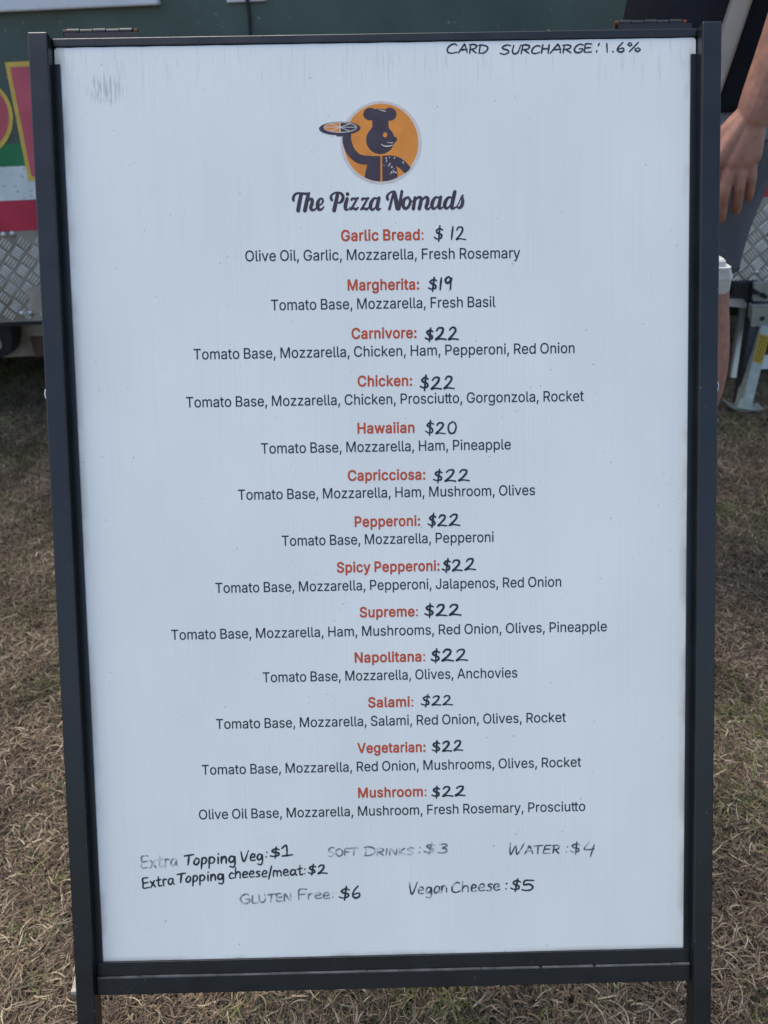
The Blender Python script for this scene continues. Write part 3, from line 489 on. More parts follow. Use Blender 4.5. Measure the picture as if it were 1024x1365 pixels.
for h, a, b_, ing, c, d, lr in rows:
    flat_text('dish_name', h, 'b', a, b_, 0.0098, M['ink_red'], TZ, panel, bool(lr))
    flat_text('ingredient_line', ing, 'r', c, d, 0.0096, M['ink_print'], TZ, panel)

# -------- strokes (brand lettering and handwriting)
def smooth(pts, k=5):
    """Catmull-Rom through (x, y, w)"""
    if len(pts) < 3: return pts
    out = []
    P = [pts[0]] + list(pts) + [pts[-1]]
    if pts[0][:2] == pts[-1][:2]: P[0] = pts[-2]; P[-1] = pts[1]
    for i in range(1, len(P) - 2):
        p0, p1, p2, p3 = P[i - 1], P[i], P[i + 1], P[i + 2]
        for j in range(k):
            t = j / k
            out.append(tuple(0.5 * (2 * b_ + (c - a) * t + (2 * a - 5 * b_ + 4 * c - d) * t * t + (3 * b_ - a - 3 * c + d) * t ** 3)
                             for a, b_, c, d in zip(p0, p1, p2, p3)))
    out.append(pts[-1])
    return out
class Ink:
    def __init__(s): s.v = []; s.f = []; s.z = TZ
    def poly(s, pts, z=None):
        z = s.z if z is None else z
        o = len(s.v); s.v += [(p[0], p[1], z) for p in pts]; s.f.append(tuple(range(o, o + len(pts))))
    def stroke(s, pts, caps=True):
        """pts (x, y, w) in board metres; ribbon with round ends"""
        s.z += 0.0000015
        n = len(pts); L, Rr = [], []
        for i, (x, y, w) in enumerate(pts):
            a = pts[max(i - 1, 0)]; b_ = pts[min(i + 1, n - 1)]
            tx, ty = b_[0] - a[0], b_[1] - a[1]; l = math.hypot(tx, ty) or 1
            nx, ny = -ty / l * w / 2, tx / l * w / 2
            L.append((x + nx, y + ny)); Rr.append((x - nx, y - ny))
        for i in range(n - 1): s.poly([Rr[i], Rr[i + 1], L[i + 1], L[i]])
        if caps:
            for (x, y, w) in (pts[0], pts[-1]):
                s.z += 0.0000005
                s.poly([(x + w / 2 * math.cos(k * math.pi / 6), y + w / 2 * math.sin(k * math.pi / 6)) for k in range(12)])
    def make(s, name, material, parent, label=None):
        me = bpy.data.meshes.new(name); me.from_pydata(s.v, [], s.f)
        # outlines may have been traced clockwise: face them to the reader
        bm = bmesh.new(); bm.from_mesh(me)
        for f in bm.faces:
            f.normal_update()
            if f.normal.z < 0: f.normal_flip()
        bm.to_mesh(me); bm.free()
        o = link(name, me, material, parent)
        if label: o['label'] = label
        return o

MPP = 0.000695                                   # metres per picture pixel on the board
# brand name, traced
inkA, inkB = Ink(), Ink()
def traced(ink, strokes, ox, oy, sc, wk=1.0, lift=0.0):
    for st in strokes:
        p = []
        for (x, y, w) in smooth(st):
            bx2, by2 = sb(ox + x / sc, oy + y / sc, TZ)
            p.append((bx2, by2, w * wk / sc * MPP))
        ink.stroke(p)
zz = lambda d: [[(700 + d, 207, 22), (705 + d, 193, 18), (740 + d, 196, 22), (766 + d, 190, 20)], [(758 + d, 194, 18), (695 + d, 305, 22)],
                [(688 + d, 308, 18), (718 + d, 297, 20), (745 + d, 306, 24), (768 + d, 288, 14)]]
partA = [
 [(90, 215, 22), (86, 190, 26), (102, 155, 24), (135, 138, 20), (190, 142, 22), (240, 144, 24), (256, 136, 18)],
 [(170, 150, 34), (152, 235, 35), (138, 320, 36)],
 [(247, 150, 26), (235, 195, 34), (209, 320, 36)],
 [(230, 235, 16), (258, 203, 22), (284, 203, 28), (284, 245, 32), (270, 290, 30), (286, 314, 26), (314, 308, 18), (332, 285, 12)],
 [(338, 272, 12), (374, 258, 14), (398, 226, 18), (393, 198, 18), (370, 197, 20), (348, 228, 30), (342, 270, 34), (354, 306, 30), (383, 308, 20), (408, 280, 12)],
 [(492, 208, 26), (481, 180, 24), (500, 148, 18), (545, 131, 18), (590, 142, 24), (610, 176, 28), (600, 215, 28), (572, 238, 20), (550, 233, 12)],
 [(550, 158, 32), (516, 318, 36)],
 [(653, 196, 30), (634, 268, 34), (640, 308, 26), (664, 308, 12), (682, 285, 8)],
 [(656, 146, 32), (657, 148, 32)],
] + zz(0) + zz(110) + [
 [(975, 197, 14), (938, 192, 22), (906, 235, 32), (898, 282, 32), (915, 311, 24), (945, 293, 14), (970, 252, 10)],
 [(987, 188, 30), (968, 280, 34), (980, 311, 22), (1003, 298, 12)],
]
partB = [
 [(134, 202, 26), (126, 176, 24), (146, 142, 18), (182, 122, 18), (205, 124, 24)],
 [(195, 132, 20), (172, 220, 22), (150, 305, 24)], [(203, 132, 34), (238, 296, 42)], [(282, 118, 26), (252, 300, 28)],
 [(340, 183, 22), (305, 208, 30), (294, 260, 34), (315, 300, 26), (350, 280, 26), (371, 226, 26), (354, 185, 20), (340, 183, 22)],
 [(370, 236, 10), (402, 216, 10)],
 [(420, 186, 28), (402, 300, 32)], [(418, 218, 14), (455, 182, 22), (484, 192, 30), (478, 245, 32), (465, 300, 32)],
 [(488, 218, 14), (526, 182, 22), (554, 192, 30), (550, 240, 32), (536, 285, 30), (555, 305, 20), (582, 285, 12)],
 [(675, 187, 14), (637, 182, 22), (606, 225, 32), (598, 272, 32), (615, 300, 24), (645, 284, 14), (670, 242, 10)],
 [(690, 178, 28), (672, 272, 34), (684, 299, 22), (714, 283, 12)],
 [(805, 187, 14), (772, 182, 22), (740, 225, 32), (732, 270, 32), (750, 297, 24), (780, 278, 14), (803, 236, 10)],
 [(838, 124, 32), (806, 270, 34), (818, 298, 24), (850, 282, 12)],
 [(852, 288, 10), (882, 236, 11), (905, 182, 13), (922, 160, 16)], [(914, 172, 20), (922, 222, 28), (910, 270, 30), (885, 292, 24), (866, 284, 16)],
]
traced(inkA, partA, 380, 240, 7.877, 1.16); traced(inkA, partB, 500, 240, 7.877, 1.16)
inkA.make('brand_lettering', M['ink_brown'], panel)

# round logo
def L2(x, y): return sb(370 + x / 3.793, 110 + y / 3.793, TZ)
def ring(cx, cy, rx, ry, n=64, rot=0.0):
    return [L2(cx + rx * math.cos(t) * math.cos(rot) - ry * math.sin(t) * math.sin(rot),
               cy + rx * math.cos(t) * math.sin(rot) + ry * math.sin(t) * math.cos(rot)) for t in [2 * math.pi * k / n for k in range(n)]]
def fill(name, outlines, material, z, parent=panel):
    ink = Ink()
    for o in outlines: ink.poly(o, z); z += 0.000004
    return ink.make(name, material, parent)
CX, CY, CR = 524, 304, 193
fill('logo_halo', [ring(CX, CY, 205, 210)], M['ink_cream'], TZ)
fill('logo_disc', [ring(CX, CY, 188, 197)], M['ink_orange'], TZ + 0.00002)
LD = TZ + 0.00004
dark = []
dark.append(ring(520, 290, 72, 72))                                       # head
dark.append(ring(596, 288, 9, 12))                                        # nose
dark.append([L2(x, y) for x, y in ((560, 262), (582, 268), (600, 278), (603, 290), (592, 306), (586, 320), (560, 320))])
dark.append([L2(x, y) for x, y in ((478, 180), (562, 180), (562, 222), (566, 240), (470, 240), (480, 222))])   # hat band
dark.append(ring(469, 160, 35, 32)); dark.append(ring(568, 160, 34, 33)); dark.append(ring(515, 158, 48, 26))
dark.append([L2(x, y) for x, y in ((478, 178), (482, 192), (560, 192), (566, 178), (560, 150), (480, 150))])
bot = lambda x: CY + math.sqrt(max(0, 1 - ((x - CX) / 188) ** 2)) * 196
t1 = [(460, 372), (520, 372), (520, bot(520)), (500, bot(500)), (480, bot(480)), (460, bot(460)), (441, bot(441)), (444, 455), (452, 425), (456, 405)]
dark.append([L2(*p) for p in t1])
t2 = [(530, 370), (575, 368), (600, 373), (600, 420), (606, 445), (608, 470), (605, bot(605)), (580, bot(580)), (555, bot(555)), (530, bot(530))]
dark.append([L2(*p) for p in t2])
t3 = [(598, 372), (625, 383), (650, 403), (672, 428), (668, 440), (655, 452), (643, 460), (625, 440), (600, 420)]
dark.append([L2(*p) for p in t3])
dark.append(ring(315, 232, 105, 34, rot=R_(-1)))                          # tray
dark.append([L2(x, y) for x, y in ((292, 258), (350, 256), (342, 272), (300, 272))])
fill('logo_figure', dark, M['ink_brown'], LD)
ink = Ink(); ink.z = LD + 0.00005
traced(ink, [[(352, 262, 40), (352, 300, 44), (372, 350, 44), (405, 382, 44), (440, 392, 43), (466, 392, 42)]], 370, 110, 3.793)
ink.make('logo_arm', M['ink_brown'], panel)
fill('logo_pizza', [ring(317, 227, 82, 25)], M['ink_orange'], LD + 0.00006)
half = [(318 + 80 * math.cos(t), 227 + 23 * math.sin(t)) for t in [-math.pi / 2 + math.pi * k / 16 for k in range(17)]]
fill('logo_pizza_half', [[L2(*p) for p in half]], M['ink_brown'], LD + 0.00007)
ink = Ink(); ink.z = LD + 0.00008
rim = [(317 + 82 * math.cos(t), 227 + 25 * math.sin(t), 3.5) for t in [2 * math.pi * k / 28 for k in range(29)]]
slices = [[(317, 203, 5), (317, 250, 5)], [(240, 226, 3), (396, 226, 3)], [(268, 208, 3.5), (366, 246, 3.5)], [(368, 208, 3.5), (266, 246, 3.5)]]
lines = [[(525, 312, 3), (540, 321, 5), (562, 322, 6), (584, 317, 4)], [(556, 304, 2), (582, 305, 5)],
         [(510, 134, 2), (530, 142, 4), (548, 146, 3)]]
traced(ink, [rim] + slices, 370, 110, 3.793)
ink.make('pizza_slice_line', M['ink_cream'], panel)
for st in lines:
    ink = Ink(); ink.z = LD + 0.00008
    traced(ink, [st], 370, 110, 3.793)
    ink.make('face_line', M['ink_cream'], panel)
ink = Ink(); ink.z = LD + 0.00008
for _ in range(22):                                                        # worn dots in the print
    x = random.uniform(536, 650); y = random.uniform(378, 465)
    if x > 600 and (y > 420 or y < 385): continue
    cx, cy = L2(x, y); r = random.uniform(0.0003, 0.0008)
    ink.poly([(cx + r * math.cos(t), cy + 1.3 * r * math.sin(t)) for t in [k * math.pi / 3 for k in range(6)]], ink.z)
ink.make('print_wear', M['ink_cream'], panel)['kind'] = 'stuff'
ink = Ink(); ink.z = LD + 0.00008
traced(ink, [[(523.5, 366, 6), (525, 498, 6)]], 370, 110, 3.793)
ink.poly(ring(544, 265, 11, 13), LD + 0.0001)
ink.make('logo_button_line', M['ink_orange'], panel)

# -------- handwriting: single-line letters, cap height 1
H = {
 'A': (0.80, [[(0, 0), (.33, .95), (.42, 1), (.62, .5), (.72, 0)], [(.08, .38), (.7, .42)]]),
 'C': (0.72, [[(.62, .86), (.45, 1), (.2, .85), (.03, .5), (.08, .12), (.35, .0), (.68, .14)]]),
 'D': (0.80, [[(.08, 1), (.05, 0)], [(-.05, .95), (.3, 1), (.66, .75), (.68, .35), (.4, .03), (.0, 0)]]),
 'E': (0.66, [[(.55, .98), (.08, .95), (.05, .5), (.05, .04), (.58, .02)], [(.05, .5), (.5, .54)]]),
 'F': (0.60, [[(.05, 0), (.08, .98), (.58, 1.0)], [(.06, .5), (.48, .53)]]),
 'G': (0.78, [[(.64, .88), (.42, 1), (.15, .82), (.04, .42), (.2, .05), (.5, .02), (.66, .2), (.66, .45), (.42, .45)]]),
 'H': (0.74, [[(.06, 1), (.04, 0)], [(.62, 1), (.6, 0)], [(.04, .5), (.62, .54)]]),
 'I': (0.25, [[(.08, 1), (.06, 0)]]),
 'K': (0.70, [[(.06, 1), (.05, 0)], [(.58, .98), (.1, .45), (.62, .0)]]),
 'L': (0.58, [[(.06, 1), (.04, .02), (.54, .03)]]),
 'N': (0.80, [[(.04, 0), (.08, .98), (.6, .05), (.64, 1.02)]]),
 'O': (0.78, [[(.35, 1), (.08, .75), (.05, .3), (.3, 0), (.6, .15), (.66, .6), (.5, .95), (.35, 1)]]),
 'R': (0.72, [[(.05, 0), (.08, .98)], [(-.02, .95), (.3, 1.02), (.58, .85), (.5, .55), (.12, .45)], [(.2, .47), (.62, 0)]]),
 'S': (0.66, [[(.58, .92), (.32, 1.0), (.06, .8), (.14, .58), (.48, .42), (.52, .15), (.28, .0), (.0, .1)]]),
 'T': (0.72, [[(-.05, .92), (.35, .98), (.75, 1.0)], [(.36, .98), (.3, 0)]]),
 'U': (0.72, [[(.04, 1), (.05, .3), (.25, 0), (.5, .08), (.6, .4), (.62, 1)]]),
 'V': (0.78, [[(.02, 1.02), (.3, .0), (.68, 1.05)]]),
 'W': (1.0, [[(.02, 1.05), (.16, 0), (.42, .8), (.58, .0), (.92, 1.05)]]),
 'a': (0.62, [[(.46, .55), (.2, .62), (.03, .3), (.15, .02), (.42, .2), (.48, .58), (.47, .2), (.58, .0)]]),
 'c': (0.52, [[(.42, .52), (.22, .62), (.04, .32), (.16, .02), (.45, .08)]]),
 'e': (0.55, [[(.04, .3), (.4, .36), (.38, .58), (.18, .62), (.03, .32), (.14, .02), (.46, .06)]]),
 'g': (0.64, [[(.46, .52), (.2, .62), (.03, .3), (.18, .05), (.42, .2), (.48, .58), (.5, -.1), (.36, -.42), (.08, -.32)]]),
 'h': (0.62, [[(.06, 1.05), (.04, 0)], [(.05, .35), (.25, .6), (.44, .48), (.46, 0)]]),
 'i': (0.26, [[(.08, .6), (.08, 0)], [(.10, .86), (.11, .88)]]),
 'm': (0.90, [[(.05, .6), (.04, 0)], [(.05, .35), (.22, .6), (.38, .45), (.38, 0)], [(.38, .35), (.56, .6), (.72, .45), (.74, 0)]]),
 'n': (0.62, [[(.05, .6), (.05, 0)], [(.05, .35), (.25, .6), (.44, .45), (.47, 0)]]),
 'o': (0.58, [[(.24, .62), (.05, .4), (.06, .12), (.25, 0), (.44, .2), (.42, .5), (.24, .62)]]),
 'p': (0.62, [[(.07, .62), (.03, -.42)], [(.06, .42), (.25, .64), (.47, .42), (.36, .08), (.06, .06)]]),
 'r': (0.46, [[(.06, .6), (.06, 0)], [(.06, .35), (.2, .58), (.4, .56)]]),
 's': (0.48, [[(.4, .56), (.2, .62), (.1, .45), (.34, .25), (.3, .03), (.02, .04)]]),
 't': (0.48, [[(.2, .95), (.16, .12), (.3, 0), (.42, .06)], [(-.02, .6), (.4, .64)]]),
 'x': (0.54, [[(.02, .6), (.44, .0)], [(.42, .62), (.0, -.02)]]),
 '0': (0.74, [[(.36, 1), (.08, .8), (.04, .35), (.26, .0), (.55, .12), (.64, .6), (.5, .95), (.36, 1)]]),
 '1': (0.36, [[(.12, 1.02), (.10, 0)]]),
 'J': (0.66, [[(.0, .78), (.28, 1.02), (.26, .0)], [(-.02, -.02), (.6, .0)]]),
 '2': (0.84, [[(.06, .78), (.2, .98), (.46, .96), (.5, .7), (.3, .35), (.02, .02), (.3, .08), (.74, .0)]]),
 '3': (0.70, [[(.06, .92), (.4, .98), (.5, .75), (.25, .55), (.5, .42), (.54, .14), (.3, .0), (.0, .1)]]),
 '4': (0.74, [[(.3, 1.0), (.05, .4), (.3, .32), (.66, .36)], [(.62, .75), (.48, -.3)]]),
 '5': (0.70, [[(.6, 1.0), (.14, .98), (.08, .55), (.36, .62), (.56, .4), (.48, .08), (.2, 0), (.0, .08)]]),
 '6': (0.66, [[(.4, 1.05), (.12, .6), (.06, .2), (.25, 0), (.48, .15), (.42, .42), (.1, .32)]]),
 '9': (0.62, [[(.44, .8), (.25, 1.0), (.05, .75), (.2, .5), (.45, .72), (.47, .95), (.44, .5), (.42, 0)]]),
 '$': (0.66, [[(.52, .80), (.3, .92), (.08, .74), (.2, .55), (.46, .40), (.46, .16), (.2, .08), (-.02, .2)], [(.34, 1.12), (.28, -.12)]]),
 ':': (0.30, [[(.1, .62), (.11, .60)], [(.08, .12), (.09, .10)]]),
 '.': (0.28, [[(.08, .06), (.10, .04)]]),
 "'": (0.30, [[(.12, .95), (.05, .68)], [(.02, .18), (.0, -.02)]]),
 '/': (0.34, [[(.26, 1.05), (.02, -.25)]]),
 '%': (0.95, [[(.16, .98), (.04, .8), (.16, .62), (.3, .78), (.18, .98)], [(.72, 1.0), (.12, .0)], [(.68, .4), (.52, .2), (.66, .0), (.84, .18), (.7, .4)]]),
}
def hand(name, text, p0, p1, cap, material, pen=2.1, slant=0.06, small=None, jit=0.03, parent=panel, variant=0, label=None):
    """handwriting whose ink runs from photo point p0 to p1; cap, pen in photo pixels"""
    rnd = random.Random(hash_(text) + variant * 77)
    x = 0.0; out = []
    for ch in text:
        if ch == ' ': x += 0.42; continue
        w, st = H[ch]
        k = 1.0
        if small and ch.isupper() and ch not in small[0]: k = small[1]
        elif small and ch == '|': k = 1
        dy = rnd.uniform(-.05, .05); ks = k * rnd.uniform(.94, 1.06); kx = k * rnd.uniform(.92, 1.08)
        tilt = slant + rnd.uniform(-.05, .05)
        for s in st:
            pts = [(x + px * kx + py * ks * tilt + rnd.uniform(-jit, jit) * .6, py * ks + dy * .5 + rnd.uniform(-jit, jit) * .6) for px, py in s]
            out.append(pts)
        x += w * kx + 0.06
    xmin = min(p[0] for s in out for p in s); xmax = max(p[0] for s in out for p in s)
    a = Vector(sb(*p0, TZ)); b_ = Vector(sb(*p1, TZ)); u = b_ - a; W_ = u.length; u.normalize(); v = Vector((-u.y, u.x))
    sx = W_ / (xmax - xmin); sy = cap * MPP
    ink = Ink(); ink.z = TZ + 0.00002
    for s in out:
        if len(s) == 2: s = [s[0], ((s[0][0] + s[1][0]) / 2, (s[0][1] + s[1][1]) / 2), s[1]]
        w0 = 1.18 * pen * MPP * rnd.uniform(.9, 1.1)
        q = []
        sm = smooth([(p[0], p[1], 1.0) for p in s], 6)
        for i, p in enumerate(sm):
            c = a + u * (p[0] - xmin) * sx + v * p[1] * sy
            t = i / max(1, len(sm) - 1)
            q.append((c.x, c.y, w0 * (0.82 + 0.3 * math.sin(math.pi * min(1, t * 1.15)) + 0.20 * noise.noise(Vector((c.x * 900, c.y * 900, 0))) + 0.22 * noise.noise(Vector((c.x * 2600, c.y * 2600, 5))))))
        ink.stroke(q)
    return ink.make(name, material, parent, label)
def hash_(s): return sum((i + 1) * ord(c) for i, c in enumerate(s))
mk = M['marker']
prices = [('$ 12', (579.5, 320.0), (620.5, 319.0), 16.0, 1.9), ('$19', (571.6, 386.3), (602, 385.3), 15.0, 2.2),
 ('$22', (567.5, 453.4), (611, 452.6), 15, 2.2), ('$22', (560.5, 518.6), (605.3, 517.8), 15, 2.2), ('$20', (567.5, 578.3), (608.3, 577.3), 15, 1.9),
 ('$22', (578, 642), (625.8, 641.2), 15, 2.2), ('$22', (571, 701.2), (612.8, 700.4), 14.5, 2.1), ('$22', (590, 761.3), (633.8, 759.6), 14.5, 2.3),
 ('$22', (566.8, 821.6), (614, 820.0), 15, 2.3), ('$22', (575.4, 882), (623.4, 879.6), 15, 2.2), ('$22', (561.8, 940.6), (603.4, 939.4), 13.5, 2.0),
 ('$22', (576.3, 1002), (617, 1000.4), 14, 2.2), ('$22', (576, 1062.2), (620, 1060.6), 13.5, 2.1)]
for i, (t, a, b_, cap, pen) in enumerate(prices):
    hand('handwritten_price', t, a, b_, cap, mk, pen, variant=i)
hand('handwritten_note', "CARD", (596.8, 71.2), (650.0, 70.3), 12, mk, 1.7, 0.10, ('C', 0.86))
hand('handwritten_note', "SURCHARGE", (667.0, 72.0), (789.0, 69.8), 12, mk, 1.7, 0.12, ('S', 0.84))
hand('handwritten_note', "'", (795.0, 69.5), (799.0, 69.5), 12, mk, 1.7, 0.2)
hand('handwritten_note', "1.6%", (809.0, 69.6), (853.6, 68.7), 11.5, mk, 1.7, 0.02)
hand('handwritten_note', "Extra", (189.3, 1157.5), (237, 1154.0), 17, M['marker_faded'], 2.0)
hand('handwritten_note', "Topping", (247, 1153.6), (313.5, 1149.4), 15, mk, 2.1)
hand('handwritten_note', "Veg", (322.5, 1148.6), (350, 1146.5), 15, mk, 2.1)
hand('handwritten_note', ":$J", (355, 1143.6), (389.8, 1139.8), 13, mk, 2.1)
hand('handwritten_note', "Extra", (191.5, 1184.5), (232.5, 1178.6), 14.5, mk, 2.0)
hand('handwritten_note', "Topping", (237.5, 1177.0), (298.0, 1172.2), 13.5, mk, 2.0)
hand('handwritten_note', "cheese/meat", (306, 1171.0), (404.0, 1166.2), 13.5, mk, 1.9)
hand('handwritten_note', ":$2", (406, 1165.8), (435.9, 1164.0), 12.5, mk, 2.0)
hand('handwritten_note', "GLUTEN", (321, 1204.6), (388.0, 1200.6), 13.5, M['marker_faded'], 1.9, 0.05, ('G', 0.8))
hand('handwritten_note', "Free:", (398.5, 1199.0), (445.0, 1197.2), 14, M['marker_faded'], 1.9)
hand('handwritten_note', "$6", (452.5, 1198.4), (479.4, 1196.6), 15.5, mk, 2.2)
hand('handwritten_note', "SOFT", (437.5, 1141.5), (477.5, 1140.2), 12.5, M['marker_faded'], 1.9, 0.05, ('S', 0.85))
hand('handwritten_note', "DRINKS", (486, 1141.0), (551.5, 1138.8), 12.5, M['marker_faded'], 1.9, 0.05, ('D', 0.78))
hand('handwritten_note', ":$3", (559, 1137.6), (595.7, 1137.0), 13.5, M['marker_faded'], 2.0)
hand('handwritten_note', "WATER", (680.5, 1139.2), (745.5, 1137.2), 15, M['marker_worn'], 1.8, 0.08, ('W', 0.76))
hand('handwritten_note', ":$4", (755, 1137.4), (792, 1137.2), 15, M['marker_worn'], 1.9)
hand('handwritten_note', "Vegan", (546.5, 1192.0), (595.5, 1189.6), 15, M['marker_worn'], 1.9)
hand('handwritten_note', "Cheese", (603, 1190.0), (666, 1186.6), 15, M['marker_worn'], 1.8)
hand('handwritten_note', ":$5", (674.5, 1186.6), (711, 1187.4), 15.5, mk, 2.1)

# ------------------------------------------------------------------ food van
YV = 2.10
M['van_green'] = mat('dark_green_van_paint', (0.085, 0.130, 0.115), 0.30, 0, 0.5, 0.16, 6, 0.0, 100, None, (0.30, 0.33, 0.30), 0.64, 0.73, 85)
M['van_red'] = mat('red_vinyl', (0.50, 0.032, 0.068), 0.45, 0, 0.4, 0.18, 10, 0, 1, None, (0.42, 0.16, 0.16), 0.68, 0.80, 90)
M['van_letter'] = mat('red_letter_vinyl', (0.56, 0.105, 0.14), 0.45, 0, 0.4, 0.18, 10, 0, 1, None, (0.45, 0.22, 0.24), 0.68, 0.80, 90)
M['van_yellow'] = mat('yellow_vinyl', (0.75, 0.50, 0.10), 0.5, 0, 0.4, 0.12, 40)
M['van_white'] = mat('white_vinyl', (0.70, 0.76, 0.74), 0.5, 0, 0.4, 0.10, 20, 0, 1, None, (0.22, 0.25, 0.25), 0.60, 0.72, 90)
M['van_bright'] = mat('green_vinyl', (0.025, 0.21, 0.08), 0.5, 0, 0.4, 0.15, 20)
M['alu'] = mat('aluminium', (0.50, 0.50, 0.49), 0.38, 0.85, 0.5, 0.15, 30)
M['tread'] = mat('dusty_tread_plate', (0.36, 0.345, 0.295), 0.55, 0.2, 0.5, 0.25, 9, 0, 1, None, (0.17, 0.125, 0.075), 0.42, 0.68, 7)
M['tread_bar'] = mat('worn_tread_bars', (0.74, 0.74, 0.68), 0.42, 0.35, 0.5, 0.18, 14)
M['wfr'] = mat('white_aluminium_frame', (0.80, 0.80, 0.80), 0.45, 0, 0.5, 0.06, 12, 0, 1, None, (0.30, 0.30, 0.29), 0.66, 0.76, 70)
M['beam'] = mat('muddy_cream_chassis', (0.42, 0.37, 0.31), 0.7, 0, 0.3, 0.35, 12, 0, 1, None, (0.26, 0.19, 0.13), 0.50, 0.68, 9)
M['brown'] = mat('brown_step_plate', (0.11, 0.065, 0.045), 0.7, 0, 0.3, 0.3, 25)
M['galv'] = mat('galvanised_steel', (0.31, 0.335, 0.295), 0.50, 0.55, 0.5, 0.20, 30, 0.1, 200)
M['sticker'] = mat('yellow_sticker', (0.62, 0.43, 0.03), 0.5)
M['glass'] = mat('dark_hatch_glass', (0.02, 0.025, 0.03), 0.1)
M['cord'] = mat('black_cord', (0.015, 0.015, 0.018), 0.6)

van = empty('food_van', loc=(0, YV, 0))
tag(van, 'dark green food van with red lettering, striped side and tread plate skirt', 'food van')
VI = Matrix.Translation((0, -YV, 0))
XL, XR = -2.6, 1.55
def A(px, py, dy=0.0):
    v = at(px, py, YV + dy); return Vector((v.x, dy, v.z))       # in the van's own axes
def zl(px, py): return at(px, py, YV).z
zt, zb = zl(24, 307.5), zl(24, 428.5)            # tread plate
zr, zw, zg = zl(24, 267), zl(22, 221.5), zl(22, 191.5)
sil0, sil1 = zl(100, 12.5), zl(100, 4) + 0.004
bm = bmesh.new(); box(bm, XL, XR, 0.0, 1.9, zb + 0.004, 2.35, 0.02, 3)
link('body', mesh_of('body', bm, True, R_(35)), M['van_green'], van)
bx('red_stripe', XL + .01, XR - .02, -0.0012, 0.0005, zt, zr, M['van_red'], van)
bx('white_stripe', XL + .01, XR - .02, -0.0012, 0.0005, zr + .0004, zw, M['van_white'], van)
bx('green_stripe', XL + .01, XR - .02, -0.0012, 0.0005, zw + .0004, zg, M['van_bright'], van)
# painted letters with a yellow outline: P and a flared I
def vinyl(name, poly, mt, y0, th=0.001):
    bm = bmesh.new(); prism(bm, [(x, y0, z) for x, z in poly], (0, -th, 0))
    return link(name, mesh_of(name, bm), mt, van)
def wedge(pts): return [(A(*p).x, A(*p).z) for p in pts]
def inset(poly, d):
    n = len(poly); out = []
    ar = sum(poly[i][0] * poly[(i + 1) % n][1] - poly[(i + 1) % n][0] * poly[i][1] for i in range(n))
    sgn = 1 if ar > 0 else -1
    for i in range(n):
        p0, p1, p2 = (Vector(poly[i - 1]), Vector(poly[i]), Vector(poly[(i + 1) % n]))
        a = (p1 - p0).normalized(); b_ = (p2 - p1).normalized()
        na = Vector((-a.y, a.x)) * sgn; nb = Vector((-b_.y, b_.x)) * sgn
        m_ = (na + nb); m_ = m_ / max(0.3, m_.dot(na)) if m_.length > 1e-6 else na
        out.append(tuple(p1 + m_ * d))
    return out
I_ = wedge([(7, 83), (115, 78), (78, 239), (38.5, 241)])
vinyl('letter_outline', I_, M['van_yellow'], -0.0014)
vinyl('letter', inset(I_, 0.0105), M['van_letter'], -0.0026)
P0 = A(-40, 150)
bowl = []
for k in range(25):
    t = -math.pi / 2 + math.pi * k / 24
    v = A(-25 + 43 * math.cos(t), 158 + 50 * math.sin(t)); bowl.append((v.x, v.z))
st = [A(-25, 208), A(-28, 250), A(-66, 252), A(-80, 95), A(-25, 108)]
Pp = list(reversed(bowl)) + [(st[3].x, bowl[-1][1] if bowl[-1][1] > bowl[0][1] else bowl[0][1])] + [(st[3].x, st[2].z), (st[1].x, st[2].z)]
vinyl('letter_outline', Pp, M['van_yellow'], -0.0014)
vinyl('letter', inset(Pp, 0.0105), M['van_letter'], -0.0026)
# tip of another letter above the sign
T_ = wedge([(722, 60), (731, 38), (741, 60)])
vinyl('letter_outline', T_, M['van_yellow'], -0.0014)
# hatch window frames
x0, x1 = A(-150, 10).x, A(215, 6).x
win = bx('hatch_frame', XL + 0.3, x1, -0.030, 0.002, sil0, sil0 + 0.058, M['wfr'], van, 0.004)
bx('hatch_frame', x1 - 0.035, x1, -0.030, 0.002, sil0 + 0.060, 1.75, M['wfr'], van, 0.003)
bx('hatch_frame', XL + 0.3, x1, -0.030, 0.002, 1.752, 1.80, M['wfr'], van, 0.003)
bx('hatch_glass', XL + 0.3, x1 - 0.037, -0.008, 0.003, sil0 + 0.060, 1.75, M['glass'], van)
for k in range(8):
    bm = bmesh.new(); xx = x1 - 0.02 - k * 0.3
    tube(bm, [(xx, -0.0335, sil0 + 0.042), (xx, -0.030, sil0 + 0.042)], 0.0045, 10)
    link('screw', mesh_of('screw', bm), M['galv'], van)
n0, n1 = A(303, 2), A(356, 2)
zn = zl(330, 3.0)
bx('notice_holder', n0.x, n1.x, -0.012, 0.002, zn, zn + 0.30, M['wfr'], van, 0.003)
bm = bmesh.new()
c0, c1 = A(330, 2, -0.016), A(333.5, 47, -0.016)
pts = [c0 + Vector((0, 0, 0.15))] + [c0.lerp(c1, t) + Vector((0.002 * math.sin(3 * t), 0, 0)) for t in (0, .25, .5, .75, 1)] + [c1 + Vector((0.004, 0, -0.10)), c1 + Vector((0.02, 0.01, -0.16))]
tube(bm, pts, 0.0042, 8)
link('cord', mesh_of('cord', bm, True), M['cord'], van)

